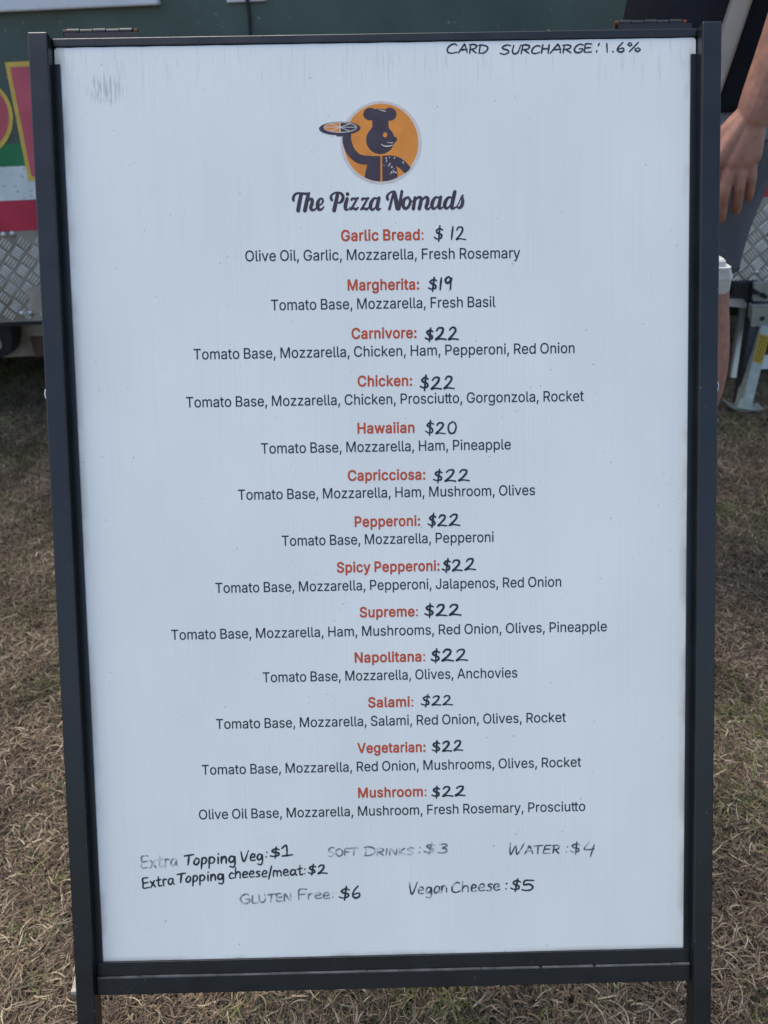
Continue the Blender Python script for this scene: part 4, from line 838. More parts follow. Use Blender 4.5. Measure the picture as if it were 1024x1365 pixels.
# tread plate skirt: raised bars in groups of five, alternating direction
sk = bx('tread_plate', XL + .005, XR - .01, -0.003, 0.0015, zb, zt - 0.0008, M['tread'], van)
bm = bmesh.new()
s_ = 0.0335; r2 = math.sqrt(0.5)
def bar(bm, cx, cz, ang, L, w, h):
    ca, sa = math.cos(ang), math.sin(ang)
    P = []
    for (u, v, y) in ((-L, 0, 0), (-L * .6, -w, 0), (L * .6, -w, 0), (L, 0, 0), (L * .6, w, 0), (-L * .6, w, 0)):
        P.append(bm.verts.new((cx + u * ca - v * sa, -0.003, cz + u * sa + v * ca)))
    Q = []
    for (u, v) in ((-L * .72, 0), (-L * .5, -w * .35), (L * .5, -w * .35), (L * .72, 0), (L * .5, w * .35), (-L * .5, w * .35)):
        Q.append(bm.verts.new((cx + u * ca - v * sa, -0.003 - h, cz + u * sa + v * ca)))
    for i in range(6):
        bm.faces.new((P[i], P[(i + 1) % 6], Q[(i + 1) % 6], Q[i]))
    bm.faces.new(Q)
for i in range(-100, 100):
    for j in range(-100, 100):
        cx = (i - j) * s_ * r2; cz = (i + j) * s_ * r2
        X = cx - 0.5; Z = cz + zb + 0.02
        if not (XL + .03 < X < XR - .03 and zb + 0.016 < Z < zt - 0.016): continue
        ang = math.pi / 4 if (i + j) % 2 == 0 else -math.pi / 4
        for k in range(4):
            o_ = (k - 1.5) * 0.0075
            bar(bm, X - math.sin(ang) * o_, Z + math.cos(ang) * o_, ang, 0.0148, 0.0021, 0.0024)
bmesh.ops.recalc_face_normals(bm, faces=bm.faces)
tb = link('tread_bars', mesh_of('tread_bars', bm), M['tread_bar'], sk); tb['kind'] = 'stuff'
def dome(px, py, r):
    v = A(px, py, -0.003)
    bm = bmesh.new()
    bmesh.ops.create_uvsphere(bm, u_segments=12, v_segments=8, radius=r)
    bm.transform(Matrix.Translation(v) @ Matrix.Diagonal((1, 0.55, 1, 1)))
    link('rivet', mesh_of('rivet', bm, True), M['alu'], sk)
for q in ((5, 313), (17, 312), (29.5, 418), (41, 417.5), (1009, 363), (-30, 420), (70, 312)): dome(*q, 0.0082)
v0, v1 = A(46, 417), A(56, 381)
bx('skirt_tab', v0.x, v0.x + 0.05, -0.006, -0.0032, v0.z, v1.z, M['alu'], van)
bx('skirt_rail', XL + .02, XR - .01, -0.001, 0.05, zb - 0.012, zb + 0.002, M['black'], van)
# chassis
b0 = A(25, 433, .12).z; b1 = A(25, 476, .12).z
bx('chassis_beam', XL + .02, 0.1, 0.12, 0.17, b1, b0 + .03, M['beam'], van, 0.003)
p0, p1 = A(40, 449, .115), A(75, 474, .115)
bx('step_plate', p0.x, p1.x, 0.113, 0.119, p1.z, p0.z, M['brown'], van)
bm = bmesh.new()
poly = [A(px, py, .05) for px, py in ((-26, 434), (14, 433), (18, 444), (17, 468), (13, 473), (3, 476), (-3, 482), (-26, 486))]
prism(bm, poly, (0, 0.06, 0))
bmesh.ops.bevel(bm, geom=list(bm.edges), offset=0.004, segments=2, affect='EDGES')
link('tow_bracket', mesh_of('tow_bracket', bm, True, R_(35)), M['black'], van)
bm = bmesh.new(); c_ = A(-8, 458, .045)
tube(bm, [c_, c_ + Vector((0, 0.01, 0))], 0.022, 18)
link('bracket_washer', mesh_of('bracket_washer', bm, True, R_(40)), M['galv'], van)
# wheel, axle hidden behind the sign
for wx in (-0.45,):
    bm = bmesh.new(); prof = [(.16, .0), (.27, .01), (.30, .03), (.305, .09), (.30, .15), (.27, .17), (.16, .18)]
    n = 36; rg = []
    for k in range(n):
        t = 2 * math.pi * k / n
        rg.append([bm.verts.new((wx + r * math.cos(t), 0.10 + y, 0.305 + r * math.sin(t))) for r, y in prof])
    for k in range(n):
        for j in range(len(prof) - 1):
            bm.faces.new((rg[k][j], rg[k][j + 1], rg[(k + 1) % n][j + 1], rg[(k + 1) % n][j]))
    wh = link('wheel', mesh_of('wheel', bm, True), M['black'], van)
    bm = bmesh.new(); tube(bm, [(wx, .125, .305), (wx, .26, .305)], 0.165, 24)
    link('rim', mesh_of('rim', bm, True, R_(40)), M['galv'], wh)

# stabiliser leg at the right end
YS = -0.06
def P(px, py, dy): return A(px, py, dy)
def slab(name, pts, dy, th, mt, parent=van, bev=0.0015):
    bm = bmesh.new(); prism(bm, [P(x, y, dy) for x, y in pts], (0, th, 0))
    if bev: bmesh.ops.bevel(bm, geom=list(bm.edges), offset=bev, segments=1, affect='EDGES')
    return link(name, mesh_of(name, bm), mt, parent)
slab('corner_gusset', [(978, 376), (1012, 375), (1008, 398), (1012, 410), (1005, 414), (994, 398), (976, 396)], -0.02, 0.03, M['black'])
slab('bracket_plate', [(1006, 377), (1060, 373), (1062, 404), (1004, 405)], YS + .02, 0.012, M['galv'])
slab('bracket_clamp', [(1003, 407), (1058, 405), (1056, 434), (1001, 436)], YS, 0.025, M['galv'])
slab('bracket_joint', [(1004, 402), (1024, 403), (1040, 400), (1040, 409), (1004, 412)], YS + .012, 0.04, M['black'])
for q in ((1017, 425), (1021, 396), (1010, 391)):
    bm = bmesh.new(); c_ = P(*q, YS - 0.004)
    tube(bm, [c_, c_ + Vector((0, 0.03, 0))], 0.0065, 6)
    link('bolt', mesh_of('bolt', bm), M['black'], van)
def beam3(name, a, b_, w, d, mt, parent=van, bev=0.002):
    """square bar from a to b"""
    a, b_ = Vector(a), Vector(b_); t = (b_ - a).normalized(); y = Vector((0, 1, 0)); y = (y - t * y.dot(t)).normalized(); x = t.cross(y)
    bm = bmesh.new()
    prism(bm, [a + x * w / 2 - y * d / 2, a - x * w / 2 - y * d / 2, a - x * w / 2 + y * d / 2, a + x * w / 2 + y * d / 2], b_ - a)
    if bev: bmesh.ops.bevel(bm, geom=list(bm.edges), offset=bev, segments=2, affect='EDGES')
    return link(name, mesh_of(name, bm, True, R_(40)), mt, parent)
FY = -0.165
q0, q1 = P(1017.5, 432, YS + .02), P(989, 547, FY)
q1.z = max(q1.z, 0.018)
post = beam3('stabiliser_post', q0, q1, 0.034, 0.034, M['galv'])
r0, r1 = P(1005, 400, YS + .045), P(985, 540, FY + .03)
beam3('post_channel', r0, r1, 0.024, 0.030, M['black'])
# sticker
def along(t, off=0.0): return q0.lerp(q1, t) + Vector((off, 0, 0))
tdir = (q1 - q0).normalized()
yv = (Vector((0, 1, 0)) - tdir * tdir.y).normalized(); xv = tdir.cross(yv)
def decal(name, t0, t1, u0, u1, h, mt):
    bm = bmesh.new()
    a = q0.lerp(q1, t0) - yv * (0.017 + h); b_ = q0.lerp(q1, t1) - yv * (0.017 + h)
    bm.faces.new([bm.verts.new(p) for p in (a + xv * u0, b_ + xv * u0, b_ + xv * u1, a + xv * u1)])
    bmesh.ops.solidify(bm, geom=list(bm.faces), thickness=0.0003)
    return link(name, mesh_of(name, bm), mt, post)
decal('sticker', 0.14, 0.47, -0.0155, 0.0155, 0.0004, M['sticker'])
random.seed(5)
for u in (-0.008, 0.0, 0.008):
    t = 0.16
    while t < 0.44:
        L = random.uniform(0.015, 0.05)
        decal('sticker_text', t, min(t + L, .455), u - 0.0012, u + 0.0012, 0.0009, M['black'])
        t += L + 0.012
# foot plate with turned-up wings
fc = at(988, 551, YV + FY) - Vector((0, YV, 0)); fc.z = 0.017
bm = bmesh.new()
sec = [(-0.052, 0.020), (-0.032, 0.007), (0.0, 0.0), (0.030, 0.0), (0.052, 0.001)]
for (xa2, za), (xb2, zb2) in zip(sec, sec[1:]):
    prism(bm, [fc + Vector((xa2, -.022, za)), fc + Vector((xb2, -.022, zb2)), fc + Vector((xb2, .022, zb2)), fc + Vector((xa2, .022, za))], (0, 0, 0.005))
bmesh.ops.remove_doubles(bm, verts=bm.verts, dist=1e-5)
link('foot_plate', mesh_of('foot_plate', bm), M['galv'], van)
bm = bmesh.new(); tube(bm, [fc + Vector((0, 0, 0.004)), fc + Vector((0.004, 0.005, 0.03))], [0.026, 0.017], 12)
link('foot_socket', mesh_of('foot_socket', bm, True, R_(40)), M['galv'], van)
# brace bar, pale plank end and the rails beyond
beam3('brace_bar', P(994, 409, 0.04), P(979, 503, -0.01), 0.032, 0.02, M['alu'])
beam3('brace_channel', P(1000, 412, 0.08), P(987, 500, 0.03), 0.014, 0.03, M['galv'])
slab('plank', [(940, 396), (993, 399), (1002, 412), (975, 409), (940, 405)], 0.03, 0.12, M['wfr'])
slab('cross_member', [(930, 404), (991, 411), (990, 422), (930, 418)], 0.102, 0.06, M['black'])
slab('rear_rail', [(1006, 478), (1120, 474), (1120, 489), (1005, 493)], 0.12, 0.03, M['wfr'])
slab('rail_end', [(1019, 438), (1060, 436), (1060, 446), (1020, 447)], 0.10, 0.03, M['wfr'])
bx('rear_post', P(1115, 470, .1).x, P(1115, 470, .1).x + 0.04, 0.12, 0.15, 0.0, zb + .01, M['wfr'], van, 0.002)

# ------------------------------------------------------------------ small things by the sign
M['tub'] = mat('off_white_plastic', (0.60, 0.58, 0.53), 0.45, 0, 0.4, 0.12, 60, 0, 1, None, (0.36, 0.33, 0.28), 0.62, 0.74, 80)
BF = SIGN_M @ bk                                   # the back frame's own axes
c_ = at(978, 393, 0.89)
TY = 0.885
pr = [at(978, y, TY) for y in (347, 393)]
xr_ = pr[0].x; zt_, zb_ = pr[0].z, pr[1].z
tub = empty('plastic_tub', loc=(0.36, TY + .03, zb_))
tag(tub, 'small off-white plastic tub with stepped lid, fixed beside the right sign leg', 'plastic tub')
def lofted(secs):
    """stack of rounded rectangles (z, x0, x1, y0, y1, r)"""
    bm = bmesh.new(); rings = []
    for (z, xa_, xb_, ya_, yb_, r) in secs:
        ring_ = []
        for cx, cy, a0 in ((xb_ - r, yb_ - r, 0), (xa_ + r, yb_ - r, 90), (xa_ + r, ya_ + r, 180), (xb_ - r, ya_ + r, 270)):
            for k in range(5):
                t = R_(a0 + k * 22.5); ring_.append(bm.verts.new((cx + r * math.cos(t), cy + r * math.sin(t), z)))
        rings.append(ring_)
    for a, b_ in zip(rings, rings[1:]):
        n = len(a)
        for k in range(n): bm.faces.new((a[k], a[(k + 1) % n], b_[(k + 1) % n], b_[k]))
    bm.faces.new(list(reversed(rings[0]))); bm.faces.new(rings[-1])
    return bm
hh = zt_ - zb_; X1 = xr_ - 0.36; X0 = 0.306 - 0.36
me = mesh_of('tub_body', lofted([(0, X0 + .004, X1 + .0035, -.026, .026, .006), (hh * .10, X0 + .003, X1 + .0055, -.028, .028, .006),
                                 (hh * .44, X0 + .001, X1 + .0045, -.030, .030, .006), (hh * .46, X0, X1 + .0055, -.031, .031, .006), (hh * .74, X0, X1 + .001, -.031, .031, .006)]), True, R_(30))
link('tub_body', me, M['tub'], tub)
me = mesh_of('lid', lofted([(hh * .742, X0 - .001, X1 + .001, -.032, .032, .008), (hh * .80, X0, X1 + .001, -.032, .032, .008), (hh * .81, X0 + .004, X1 - .004, -.028, .028, .007),
                            (hh * .95, X0 + .005, X1 - .005, -.027, .027, .007), (hh, X0 + .007, X1 - .007, -.025, .025, .006)]), True, R_(30))
link('lid', me, M['tub'], tub)
# pale timber offcut by the left foot
M['timber'] = mat('weathered_pale_timber', (0.40, 0.36, 0.30), 0.8, 0, 0.3, 0.25, 40, 0.4, 300, (1, 8, 1), (0.18, 0.14, 0.10), 0.60, 0.72, 60)
g_ = ray(94, 1309); t_ = -(CAMH - 0.024) / g_.z
gx, gy = g_.x * t_, g_.y * t_
bm = bmesh.new(); box(bm, 0.002, 0.055, -0.0115, 0.0115, 0.0, 0.024, 0.0015)
o = link('timber_offcut', mesh_of('timber_offcut', bm, True, R_(35)), M['timber'], None, (gx, gy, 0.0), (0, R_(2), R_(4)))
tag(o, 'small pale timber offcut on the dry grass behind the left sign leg', 'timber block')

# ------------------------------------------------------------------ the person behind the sign
def skin_material():
    m = mat('skin', (0.36, 0.175, 0.118), 0.55, 0, 0.35, 0.22, 70, 0.45, 420, None, (0.36, 0.15, 0.12), 0.55, 0.75, 35)
    b = m.node_tree.nodes['Principled BSDF']
    b.inputs['Subsurface Weight'].default_value = 0.12
    b.inputs['Subsurface Radius'].default_value = (0.6, 0.25, 0.15); b.inputs['Subsurface Scale'].default_value = 0.01
    return m
M['skin'] = skin_material()
M['shirt'] = mat('black_knit_shirt', (0.028, 0.030, 0.040), 0.85, 0, 0.2, 0.2, 12, 0.3, 700)
M['stripe'] = mat('cream_side_panel', (0.74, 0.69, 0.60), 0.85, 0, 0.2, 0.10, 14, 0.3, 700)
M['shorts'] = mat('grey_shorts', (0.20, 0.205, 0.225), 0.85, 0, 0.2, 0.18, 14, 0.3, 700)
M['hair'] = mat('dark_brown_hair', (0.03, 0.018, 0.012), 0.6, 0, 0.3, 0.4, 120, 0.6, 400, (1, 1, .2))
M['shoe'] = mat('dark_shoe', (0.03, 0.03, 0.035), 0.6)
def skinned(verts, edges, radii, sub=2, root=0):
    me = bpy.data.meshes.new('t'); me.from_pydata(verts, edges, [])
    o = bpy.data.objects.new('t', me); COL.objects.link(o)
    sm = o.modifiers.new('s', 'SKIN')
    for i, r in enumerate(radii):
        d = me.skin_vertices[0].data[i]; d.radius = r if isinstance(r, tuple) else (r, r); d.use_root = (i == root)
    ss = o.modifiers.new('u', 'SUBSURF'); ss.levels = sub; ss.render_levels = sub
    dg = bpy.context.evaluated_depsgraph_get(); dg.update()
    out = bpy.data.meshes.new_from_object(o.evaluated_get(dg))
    bpy.data.objects.remove(o); return out
def remeshed(meshes, voxel, smooth_it=2):
    bm = bmesh.new()
    for m_ in meshes: bm.from_mesh(m_)
    me = bpy.data.meshes.new('t'); bm.to_mesh(me); bm.free()
    o = bpy.data.objects.new('t', me); COL.objects.link(o)
    rm = o.modifiers.new('r', 'REMESH'); rm.mode = 'VOXEL'; rm.voxel_size = voxel
    sm = o.modifiers.new('sm', 'SMOOTH'); sm.iterations = smooth_it; sm.factor = 0.5
    dg = bpy.context.evaluated_depsgraph_get(); dg.update()
    out = bpy.data.meshes.new_from_object(o.evaluated_get(dg))
    bpy.data.objects.remove(o); return out
PX, PY = 0.55, 1.31
person = empty('person', loc=(PX, PY, 0))
tag(person, 'person in black shirt with cream side stripe and grey shorts standing behind the sign', 'person')
o0 = Vector((PX, PY, 0))
def chain(pts, rad, root=0):
    return skinned([Vector(p) - o0 for p in pts], [(i, i + 1) for i in range(len(pts) - 1)], rad, 2, root)
parts = []
parts.append(chain([(.545, PY, .90), (.535, PY, 1.02), (.535, PY, 1.20), (.545, PY, 1.36), (.545, PY, 1.46), (.535, PY, 1.53)],
                   [(.10, .09), (.11, .09), (.12, .095), (.12, .095), (.055, .055), (.05, .05)]))
parts.append(chain([(.53, PY, 1.53), (.52, PY, 1.60), (.525, PY, 1.68), (.53, PY, 1.74)], [.06, .085, .088, .06]))
parts.append(chain([(.445, PY, 1.60), (.427, PY, 1.605), (.425, PY, 1.590)], [.012, .012, .010]))      # nose
for s in (-1, 1):
    parts.append(chain([(.535, PY + s * .078, 1.60), (.54, PY + s * .088, 1.625)], [.012, .016]))
def legc(y, dx):
    return chain([(.53 + dx * .3, y, .88), (.508 + dx * .5, y, .75), (.533 + dx, y, .56), (.552 + dx, y, .50), (.564 + dx, y, .41), (.548 + dx, y, .32), (.540 + dx, y, .10), (.540 + dx, y, .05), (.46 + dx, y, .03)],
                 [(.07, .06), (.060, .058), (.050, .050), (.048, .048), (.055, .052), (.043, .043), (.034, .034), (.036, .036), (.028, .036)])
parts.append(legc(PY - .085, 0)); parts.append(legc(PY + .085, -.03))
sh = (.55, PY - .17, 1.375)
parts.append(chain([(.55, PY - .05, 1.38), sh, (.555, PY - .20, 1.25), (.552, 1.085, 1.12)], [.07, .058, .048, .042]))
parts.append(chain([(.55, PY + .05, 1.38), (.55, PY + .17, 1.375), (.548, PY + .20, 1.25), (.53, PY + .22, 1.10), (.47, PY + .20, .90), (.455, PY + .20, .82)], [.07, .058, .048, .042, .030, .038]))
body = remeshed(parts, 0.009, 3)
# left forearm and hand, finer
hp = []
WR = (.498, 1.075, .846)
hp.append(chain([(.553, 1.085, 1.14), (.548, 1.082, 1.06), (.524, 1.078, .93), WR, (WR[0] - .006, 1.072, WR[2] - .03)], [.042, .041, .034, .0245, .020]))
HD = Vector((.0075, 0, -.027))
KN = {'i': (.443, 1.070, .806), 'm': (.4615, 1.064, .800), 'r': (.4800, 1.064, .800), 'l': (.4965, 1.068, .806)}
FT = {'i': [(.436, 1.078, .775), (.436, 1.092, .755), (.440, 1.105, .745)],
      'm': [(.4530, 1.060, .770), (.4500, 1.068, .745), (.4500, 1.082, .728)],
      'r': [(.4730, 1.060, .770), (.4700, 1.068, .748), (.4700, 1.082, .733)],
      'l': [(.4930, 1.064, .782), (.4910, 1.070, .764), (.4900, 1.080, .752)]}
RR = {'i': .0092, 'm': .0094, 'r': .0090, 'l': .0080}
for k in KN:
    a = Vector(WR); kn = Vector(KN[k]) + HD + Vector(({'l': 0, 'r': .003, 'm': .004, 'i': .004}[k], 0, 0)); f = [Vector(p) + HD + Vector((.0055 + .006 * j + {'l': 0, 'r': .0075, 'm': .0085, 'i': .008}[k] * (.55 + .25 * j), 0, {'l': .009, 'r': .011, 'm': .006, 'i': .006}[k])) for j, p in enumerate(FT[k])]; r = RR[k] * .95
    hp.append(chain([a.lerp(kn, .1), a.lerp(kn, .55), kn], [.017, .0150, .0118]))
    hp.append(chain([a.lerp(kn, .75), kn, kn.lerp(f[0], .5), f[0], f[0].lerp(f[1], .5), f[1], f[2]],
                    [r * 1.1, r * 1.12, r * .96, r * 1.0, r * .88, r * .90, r * .72]))
hp.append(chain([WR] + [Vector(p) + HD for p in ((.463, 1.085, .838), (.440, 1.098, .812), (.432, 1.110, .785), (.435, 1.112, .765))], [.018, .018, .013, .0105, .008]))  # thumb
handm = remeshed(hp, 0.0018, 2)
bm = bmesh.new(); bm.from_mesh(body); bm.from_mesh(handm)
bd = link('body', mesh_of('body', bm, True), None, person); bd.data.materials.clear(); bd.data.materials.append(M['skin'])

def loft_rings(secs, n=40, open_ends=True, wr=0.0, seed=0, th=0.003):
    """secs: (z, cx, cy, rx, ry); wr: wrinkles"""
    bm = bmesh.new(); rings = []
    for (z, cx, cy, rx, ry) in secs:
        rg = []
        for k in range(n):
            t = 2 * math.pi * k / n
            w = wr * noise.noise(Vector((math.cos(t) * 2.2 + seed, math.sin(t) * 2.2, z * 7)))
            rg.append(bm.verts.new((cx + (rx + w) * math.cos(t) - PX, cy + (ry + w) * math.sin(t) - PY, z)))
        rings.append(rg)
    for a, b_ in zip(rings, rings[1:]):
        for k in range(n): bm.faces.new((a[k], a[(k + 1) % n], b_[(k + 1) % n], b_[k]))
    return bm, rings
def resample(secs, k):
    out = []
    for a, b_ in zip(secs, secs[1:]):
        for j in range(k): out.append(tuple(x + (y - x) * j / k for x, y in zip(a, b_)))
    out.append(secs[-1]); return out
secs = resample([(.835, .533, PY, .140, .150), (.90, .530, PY, .136, .148), (1.02, .525, PY, .131, .142), (1.20, .53, PY, .138, .158), (1.34, .54, PY, .128, .175), (1.41, .545, PY, .09, .150), (1.45, .545, PY, .062, .075)], 6)
bm, _ = loft_rings(secs, 72, wr=0.008)
# the side panel: faces whose middle lies in the seam band go to their own mesh
band = []
for f in list(bm.faces):
    c = f.calc_center_median()
    x = c.x + PX; z = c.z
    left_ = 0.458 + 0.05 * (z - .85); right_ = 0.478 + 0.12 * (z - .85)
    if c.y < -0.04 and left_ - .004 < x < right_ + .004: band.append(f)
bs = bm.copy()
idx = {f.index for f in band}
bm.faces.index_update()
shirt = bmesh.ops.solidify(bm, geom=list(bm.faces), thickness=0.003)
link('shirt', mesh_of('shirt', bm, True), M['shirt'], person)
bs.free()
# stripe panel laid 2 mm proud of the shirt
bm = bmesh.new(); rows_ = []
for (z, cx, cy, rx, ry) in resample(secs, 2):
    if z > 1.36: continue
    rg = []
    for k in range(7):
        x = (0.463 + 0.16 * (z - .85)) + (0.024 + 0.02 * (z - .85)) * k / 6
        ct = max(-1, min(1, (x - cx) / rx)); t = -math.acos(ct)
        w = 0.008 * noise.noise(Vector((math.cos(t) * 2.2, math.sin(t) * 2.2, z * 7)))
        rr = 0.0042
        rg.append(bm.verts.new((cx + (rx + w + rr) * math.cos(t) - PX, cy + (ry + w + rr) * math.sin(t) - PY, z)))
    rows_.append(rg)
for a, b_ in zip(rows_, rows_[1:]):
    for k in range(6): bm.faces.new((a[k], a[k + 1], b_[k + 1], b_[k]))
bmesh.ops.solidify(bm, geom=list(bm.faces), thickness=0.002)
link('side_panel', mesh_of('side_panel', bm, True), M['stripe'], person)
for s in (-1, 1):
    bm = bmesh.new()
    tube(bm, [(0, s * .10, 1.385), (0, s * .175, 1.365), (-.004, s * .205, 1.25), (-.010, s * .215, 1.17)], [.085, .082, .070, .066], 24, cap=False)
    bmesh.ops.solidify(bm, geom=list(bm.faces), thickness=0.003)
    link('sleeve', mesh_of('sleeve', bm, True), M['shirt'], person)
# shorts
bm, _ = loft_rings(resample([(.76, .535, PY, .125, .150), (.84, .533, PY, .133, .146), (.93, .53, PY, .128, .142)], 4), 48, wr=.006)
link('shorts_hips', mesh_of('shorts_hips', bm, True), M['shorts'], person)
for s, dx in ((-1, 0), (1, -.03)):
    cy = PY + s * .080
    bm, _ = loft_rings(resample([(.612, .504 + dx, cy, .086, .082), (.68, .503 + dx, cy, .092, .084), (.76, .510 + dx * .5, cy, .096, .084), (.80, .52 + dx * .3, cy, .10, .080)], 5), 40, wr=.009, seed=3 + s)
    bmesh.ops.solidify(bm, geom=list(bm.faces), thickness=0.003)
    link('shorts_leg', mesh_of('shorts_leg', bm, True), M['shorts'], person)
# hair and shoes
bm = bmesh.new(); bmesh.ops.create_uvsphere(bm, u_segments=32, v_segments=20, radius=1)
for v in bm.verts:
    v.co = Vector((v.co.x * .108 - .012, v.co.y * .090, v.co.z * .105 + 1.665)) + Vector((0, 0, 0.004)) * noise.noise(v.co * 6)
bmesh.ops.delete(bm, geom=[v for v in bm.verts if v.co.z < 1.64 - max(0, v.co.x) * 1.2 + (0.03 if v.co.x < -.05 else 0)], context='VERTS')
bmesh.ops.solidify(bm, geom=list(bm.faces), thickness=-0.004)
link('hair', mesh_of('hair', bm, True), M['hair'], person)
for s, dx in ((-1, 0), (1, -.03)):
    bm = lofted([(0.0, .43 + dx - PX, .625 + dx - PX, s * .085 - .045, s * .085 + .045, .035), (.025, .43 + dx - PX, .625 + dx - PX, s * .085 - .046, s * .085 + .046, .035),
                 (.055, .45 + dx - PX, .62 + dx - PX, s * .085 - .040, s * .085 + .040, .032), (.085, .52 + dx - PX, .618 + dx - PX, s * .085 - .038, s * .085 + .038, .03)])
    link('shoe', mesh_of('shoe', bm, True, R_(50)), M['shoe'], person)

# ------------------------------------------------------------------ grass
def blade_material():
    m = bpy.data.materials.new('dry_grass_blades'); m.use_nodes = True
    nt = m.node_tree; b = nt.nodes['Principled BSDF']; b.inputs['Roughness'].default_value = 0.7
    b.inputs['Specular IOR Level'].default_value = 0.25
    N = nt.nodes.new; Lk = nt.links.new
    at_ = N('ShaderNodeAttribute'); at_.attribute_name = 'tone'
    g = N('ShaderNodeNewGeometry')
    rmp = N('ShaderNodeValToRGB'); e = rmp.color_ramp
    e.elements[0].position = 0.0; e.elements[0].color = (0.065, 0.045, 0.032, 1)
    e.elements[1].position = 1.0; e.elements[1].color = (0.56, 0.46, 0.31, 1)
    for p, c in ((.25, (0.105, 0.074, 0.052)), (.5, (0.235, 0.162, 0.105)), (.75, (0.34, 0.25, 0.16)), (.9, (0.31, 0.262, 0.20))):
        q = e.elements.new(p); q.color = (*c, 1)
    Lk(at_.outputs['Fac'], rmp.inputs[0])
    grn = N('ShaderNodeValToRGB'); e = grn.color_ramp
    e.elements[0].color = (0.050, 0.075, 0.028, 1); e.elements[1].color = (0.25, 0.28, 0.085, 1)
    Lk(at_.outputs['Fac'], grn.inputs[0])
    n2 = N('ShaderNodeTexNoise'); n2.inputs['Scale'].default_value = 3.4; n2.inputs['Detail'].default_value = 5; n2.inputs['Roughness'].default_value = .65
    Lk(g.outputs['Position'], n2.inputs['Vector'])
    at2 = N('ShaderNodeAttribute'); at2.attribute_name = 'green'
    add = N('ShaderNodeMath'); add.operation = 'MULTIPLY_ADD'; add.inputs[1].default_value = 0.31
    Lk(at2.outputs['Fac'], add.inputs[0]); Lk(n2.outputs[0], add.inputs[2])
    mr = N('ShaderNodeMapRange'); mr.inputs[1].default_value = 0.74; mr.inputs[2].default_value = 0.82
    Lk(add.outputs[0], mr.inputs[0])
    mx = N('ShaderNodeMix'); mx.data_type = 'RGBA'
    Lk(mr.outputs[0], mx.inputs[0]); Lk(rmp.outputs[0], mx.inputs[6]); Lk(grn.outputs[0], mx.inputs[7])
    # whole patches greyer or browner
    n3 = N('ShaderNodeTexNoise'); n3.inputs['Scale'].default_value = 6; n3.inputs['Detail'].default_value = 3
    Lk(g.outputs['Position'], n3.inputs['Vector'])
    m3 = N('ShaderNodeMapRange'); m3.inputs[1].default_value = .35; m3.inputs[2].default_value = .65; m3.inputs[3].default_value = .56; m3.inputs[4].default_value = 1.05
    Lk(n3.outputs[0], m3.inputs[0])
    mm = N('ShaderNodeMix'); mm.data_type = 'RGBA'; mm.blend_type = 'MULTIPLY'; mm.inputs[0].default_value = 1
    Lk(mx.outputs[2], mm.inputs[6]); Lk(m3.outputs[0], mm.inputs[7])
    Lk(mm.outputs[2], b.inputs['Base Color'])
    return m
gm = blade_material()
rnd = random.Random(11)
clumps = bpy.data.collections.new('grass_clumps')
def clump(kind):
    V, Fc, tone, green = [], [], [], []
    nb = 100 if kind < 8 else 26
    for _ in range(nb):
        rr = 0.034 * math.sqrt(rnd.random()); th = rnd.uniform(0, 2 * math.pi)
        bx0, by0 = rr * math.cos(th), rr * math.sin(th)
        d = rnd.uniform(0, 2 * math.pi); L = rnd.uniform(.010, .030); w = rnd.uniform(.0008, .0019)
        lay = rnd.random()
        el = R_(rnd.uniform(2, 35)) if lay < .72 else R_(rnd.uniform(35, 75))
        if kind >= 8: el = R_(rnd.uniform(35, 80)); L = rnd.uniform(.02, .045); w *= 1.15
        z0 = rnd.uniform(.000, .012) if el < .6 else 0
        curl = rnd.uniform(-1.6, 1.6); droop = rnd.uniform(.2, 1.3)
        tn = min(1, max(0, rnd.gauss(.52, .34))); gr = rnd.random() if kind < 8 else rnd.uniform(1.2, 1.7)
        p = Vector((bx0, by0, z0)); n = 4; o = len(V)
        for i in range(n + 1):
            t = i / n
            ww = w * (1 - t * t * .9)
            side = Vector((-math.sin(d), math.cos(d), rnd.uniform(-.3, .3))) * ww / 2
            V.append(p - side); V.append(p + side); tone += [tn, tn]; green += [gr, gr]
            e_ = el - droop * t
            p = p + Vector((math.cos(d) * math.cos(e_), math.sin(d) * math.cos(e_), math.sin(e_))) * (L / n)
            p.z = max(p.z, .0005)
            d += curl / n
        for i in range(n): Fc.append((o + 2 * i, o + 2 * i + 1, o + 2 * i + 3, o + 2 * i + 2))
    me = bpy.data.meshes.new('grass_clump'); me.from_pydata([tuple(v) for v in V], [], Fc)
    for nm, arr in (('tone', tone), ('green', green)):
        a = me.attributes.new(nm, 'FLOAT', 'POINT'); a.data.foreach_set('value', arr)
    me.materials.append(gm)
    o = bpy.data.objects.new('grass_clump', me); (clumps if kind < 8 else tufts).objects.link(o)
for k in range(8): clump(k)
tufts = bpy.data.collections.new('green_tufts')
for k in range(8, 12): clump(k)
bm = bmesh.new()
gx_ = [-1.9 + .1 * i for i in range(39)]; gy_ = [0.0 + .1 * i for i in range(45)]
gr_ = [[bm.verts.new((x, y, gh(x, y))) for y in gy_] for x in gx_]
for i in range(len(gx_) - 1):
    for j in range(len(gy_) - 1): bm.faces.new((gr_[i][j], gr_[i + 1][j], gr_[i + 1][j + 1], gr_[i][j + 1]))
grass = link('grass', mesh_of('grass', bm), gm)
tag(grass, 'dry brown mown grass with a few green tufts', 'grass', kind='stuff')
ng = bpy.data.node_groups.new('scatter', 'GeometryNodeTree')
ng.interface.new_socket('Geometry', in_out='INPUT', socket_type='NodeSocketGeometry')
ng.interface.new_socket('Geometry', in_out='OUTPUT', socket_type='NodeSocketGeometry')
N = ng.nodes.new; Lk = ng.links.new
gi, go = N('NodeGroupInput'), N('NodeGroupOutput')
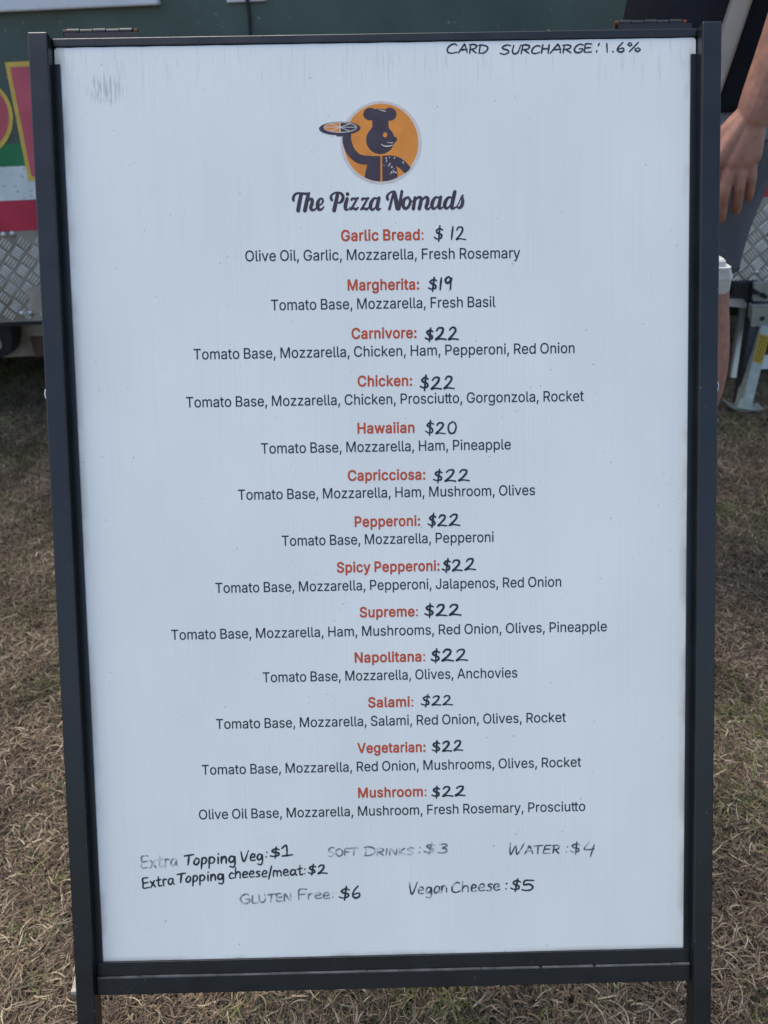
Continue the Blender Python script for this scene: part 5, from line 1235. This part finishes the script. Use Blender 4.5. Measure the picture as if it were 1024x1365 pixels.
ds = N('GeometryNodeDistributePointsOnFaces'); ds.inputs['Density'].default_value = 2300
inst = N('GeometryNodeInstanceOnPoints')
ci = N('GeometryNodeCollectionInfo'); ci.inputs['Collection'].default_value = clumps
ci.inputs['Separate Children'].default_value = True; ci.inputs['Reset Children'].default_value = True
inst.inputs['Pick Instance'].default_value = True
rv = N('FunctionNodeRandomValue'); rv.data_type = 'FLOAT_VECTOR'
rv.inputs[0].default_value = (-.12, -.12, 0); rv.inputs[1].default_value = (.12, .12, 6.283)
rs = N('FunctionNodeRandomValue'); rs.data_type = 'FLOAT'
rs.inputs[2].default_value = .75; rs.inputs[3].default_value = 1.25
Lk(gi.outputs[0], ds.inputs['Mesh']); Lk(ds.outputs['Points'], inst.inputs['Points'])
Lk(ci.outputs[0], inst.inputs['Instance']); Lk(rv.outputs[0], inst.inputs['Rotation']); Lk(rs.outputs[1], inst.inputs['Scale'])
nz = N('ShaderNodeTexNoise'); nz.inputs['Scale'].default_value = 5.5; nz.inputs['Detail'].default_value = 3
ps = N('GeometryNodeInputPosition'); Lk(ps.outputs[0], nz.inputs['Vector'])
mr_ = N('ShaderNodeMapRange'); mr_.inputs[1].default_value = 0.54; mr_.inputs[2].default_value = 0.66; mr_.inputs[3].default_value = 55; mr_.inputs[4].default_value = 480
Lk(nz.outputs[0], mr_.inputs[0])
ds2 = N('GeometryNodeDistributePointsOnFaces'); ds2.inputs['Seed'].default_value = 9
Lk(gi.outputs[0], ds2.inputs['Mesh']); Lk(mr_.outputs[0], ds2.inputs['Density'])
inst2 = N('GeometryNodeInstanceOnPoints'); inst2.inputs['Pick Instance'].default_value = True
ci2 = N('GeometryNodeCollectionInfo'); ci2.inputs['Collection'].default_value = tufts
ci2.inputs['Separate Children'].default_value = True; ci2.inputs['Reset Children'].default_value = True
Lk(ds2.outputs['Points'], inst2.inputs['Points']); Lk(ci2.outputs[0], inst2.inputs['Instance'])
Lk(rv.outputs[0], inst2.inputs['Rotation']); Lk(rs.outputs[1], inst2.inputs['Scale'])
jg = N('GeometryNodeJoinGeometry'); Lk(inst.outputs[0], jg.inputs[0]); Lk(inst2.outputs[0], jg.inputs[0])
Lk(jg.outputs[0], go.inputs[0])
md = grass.modifiers.new('scatter', 'NODES'); md.node_group = ng
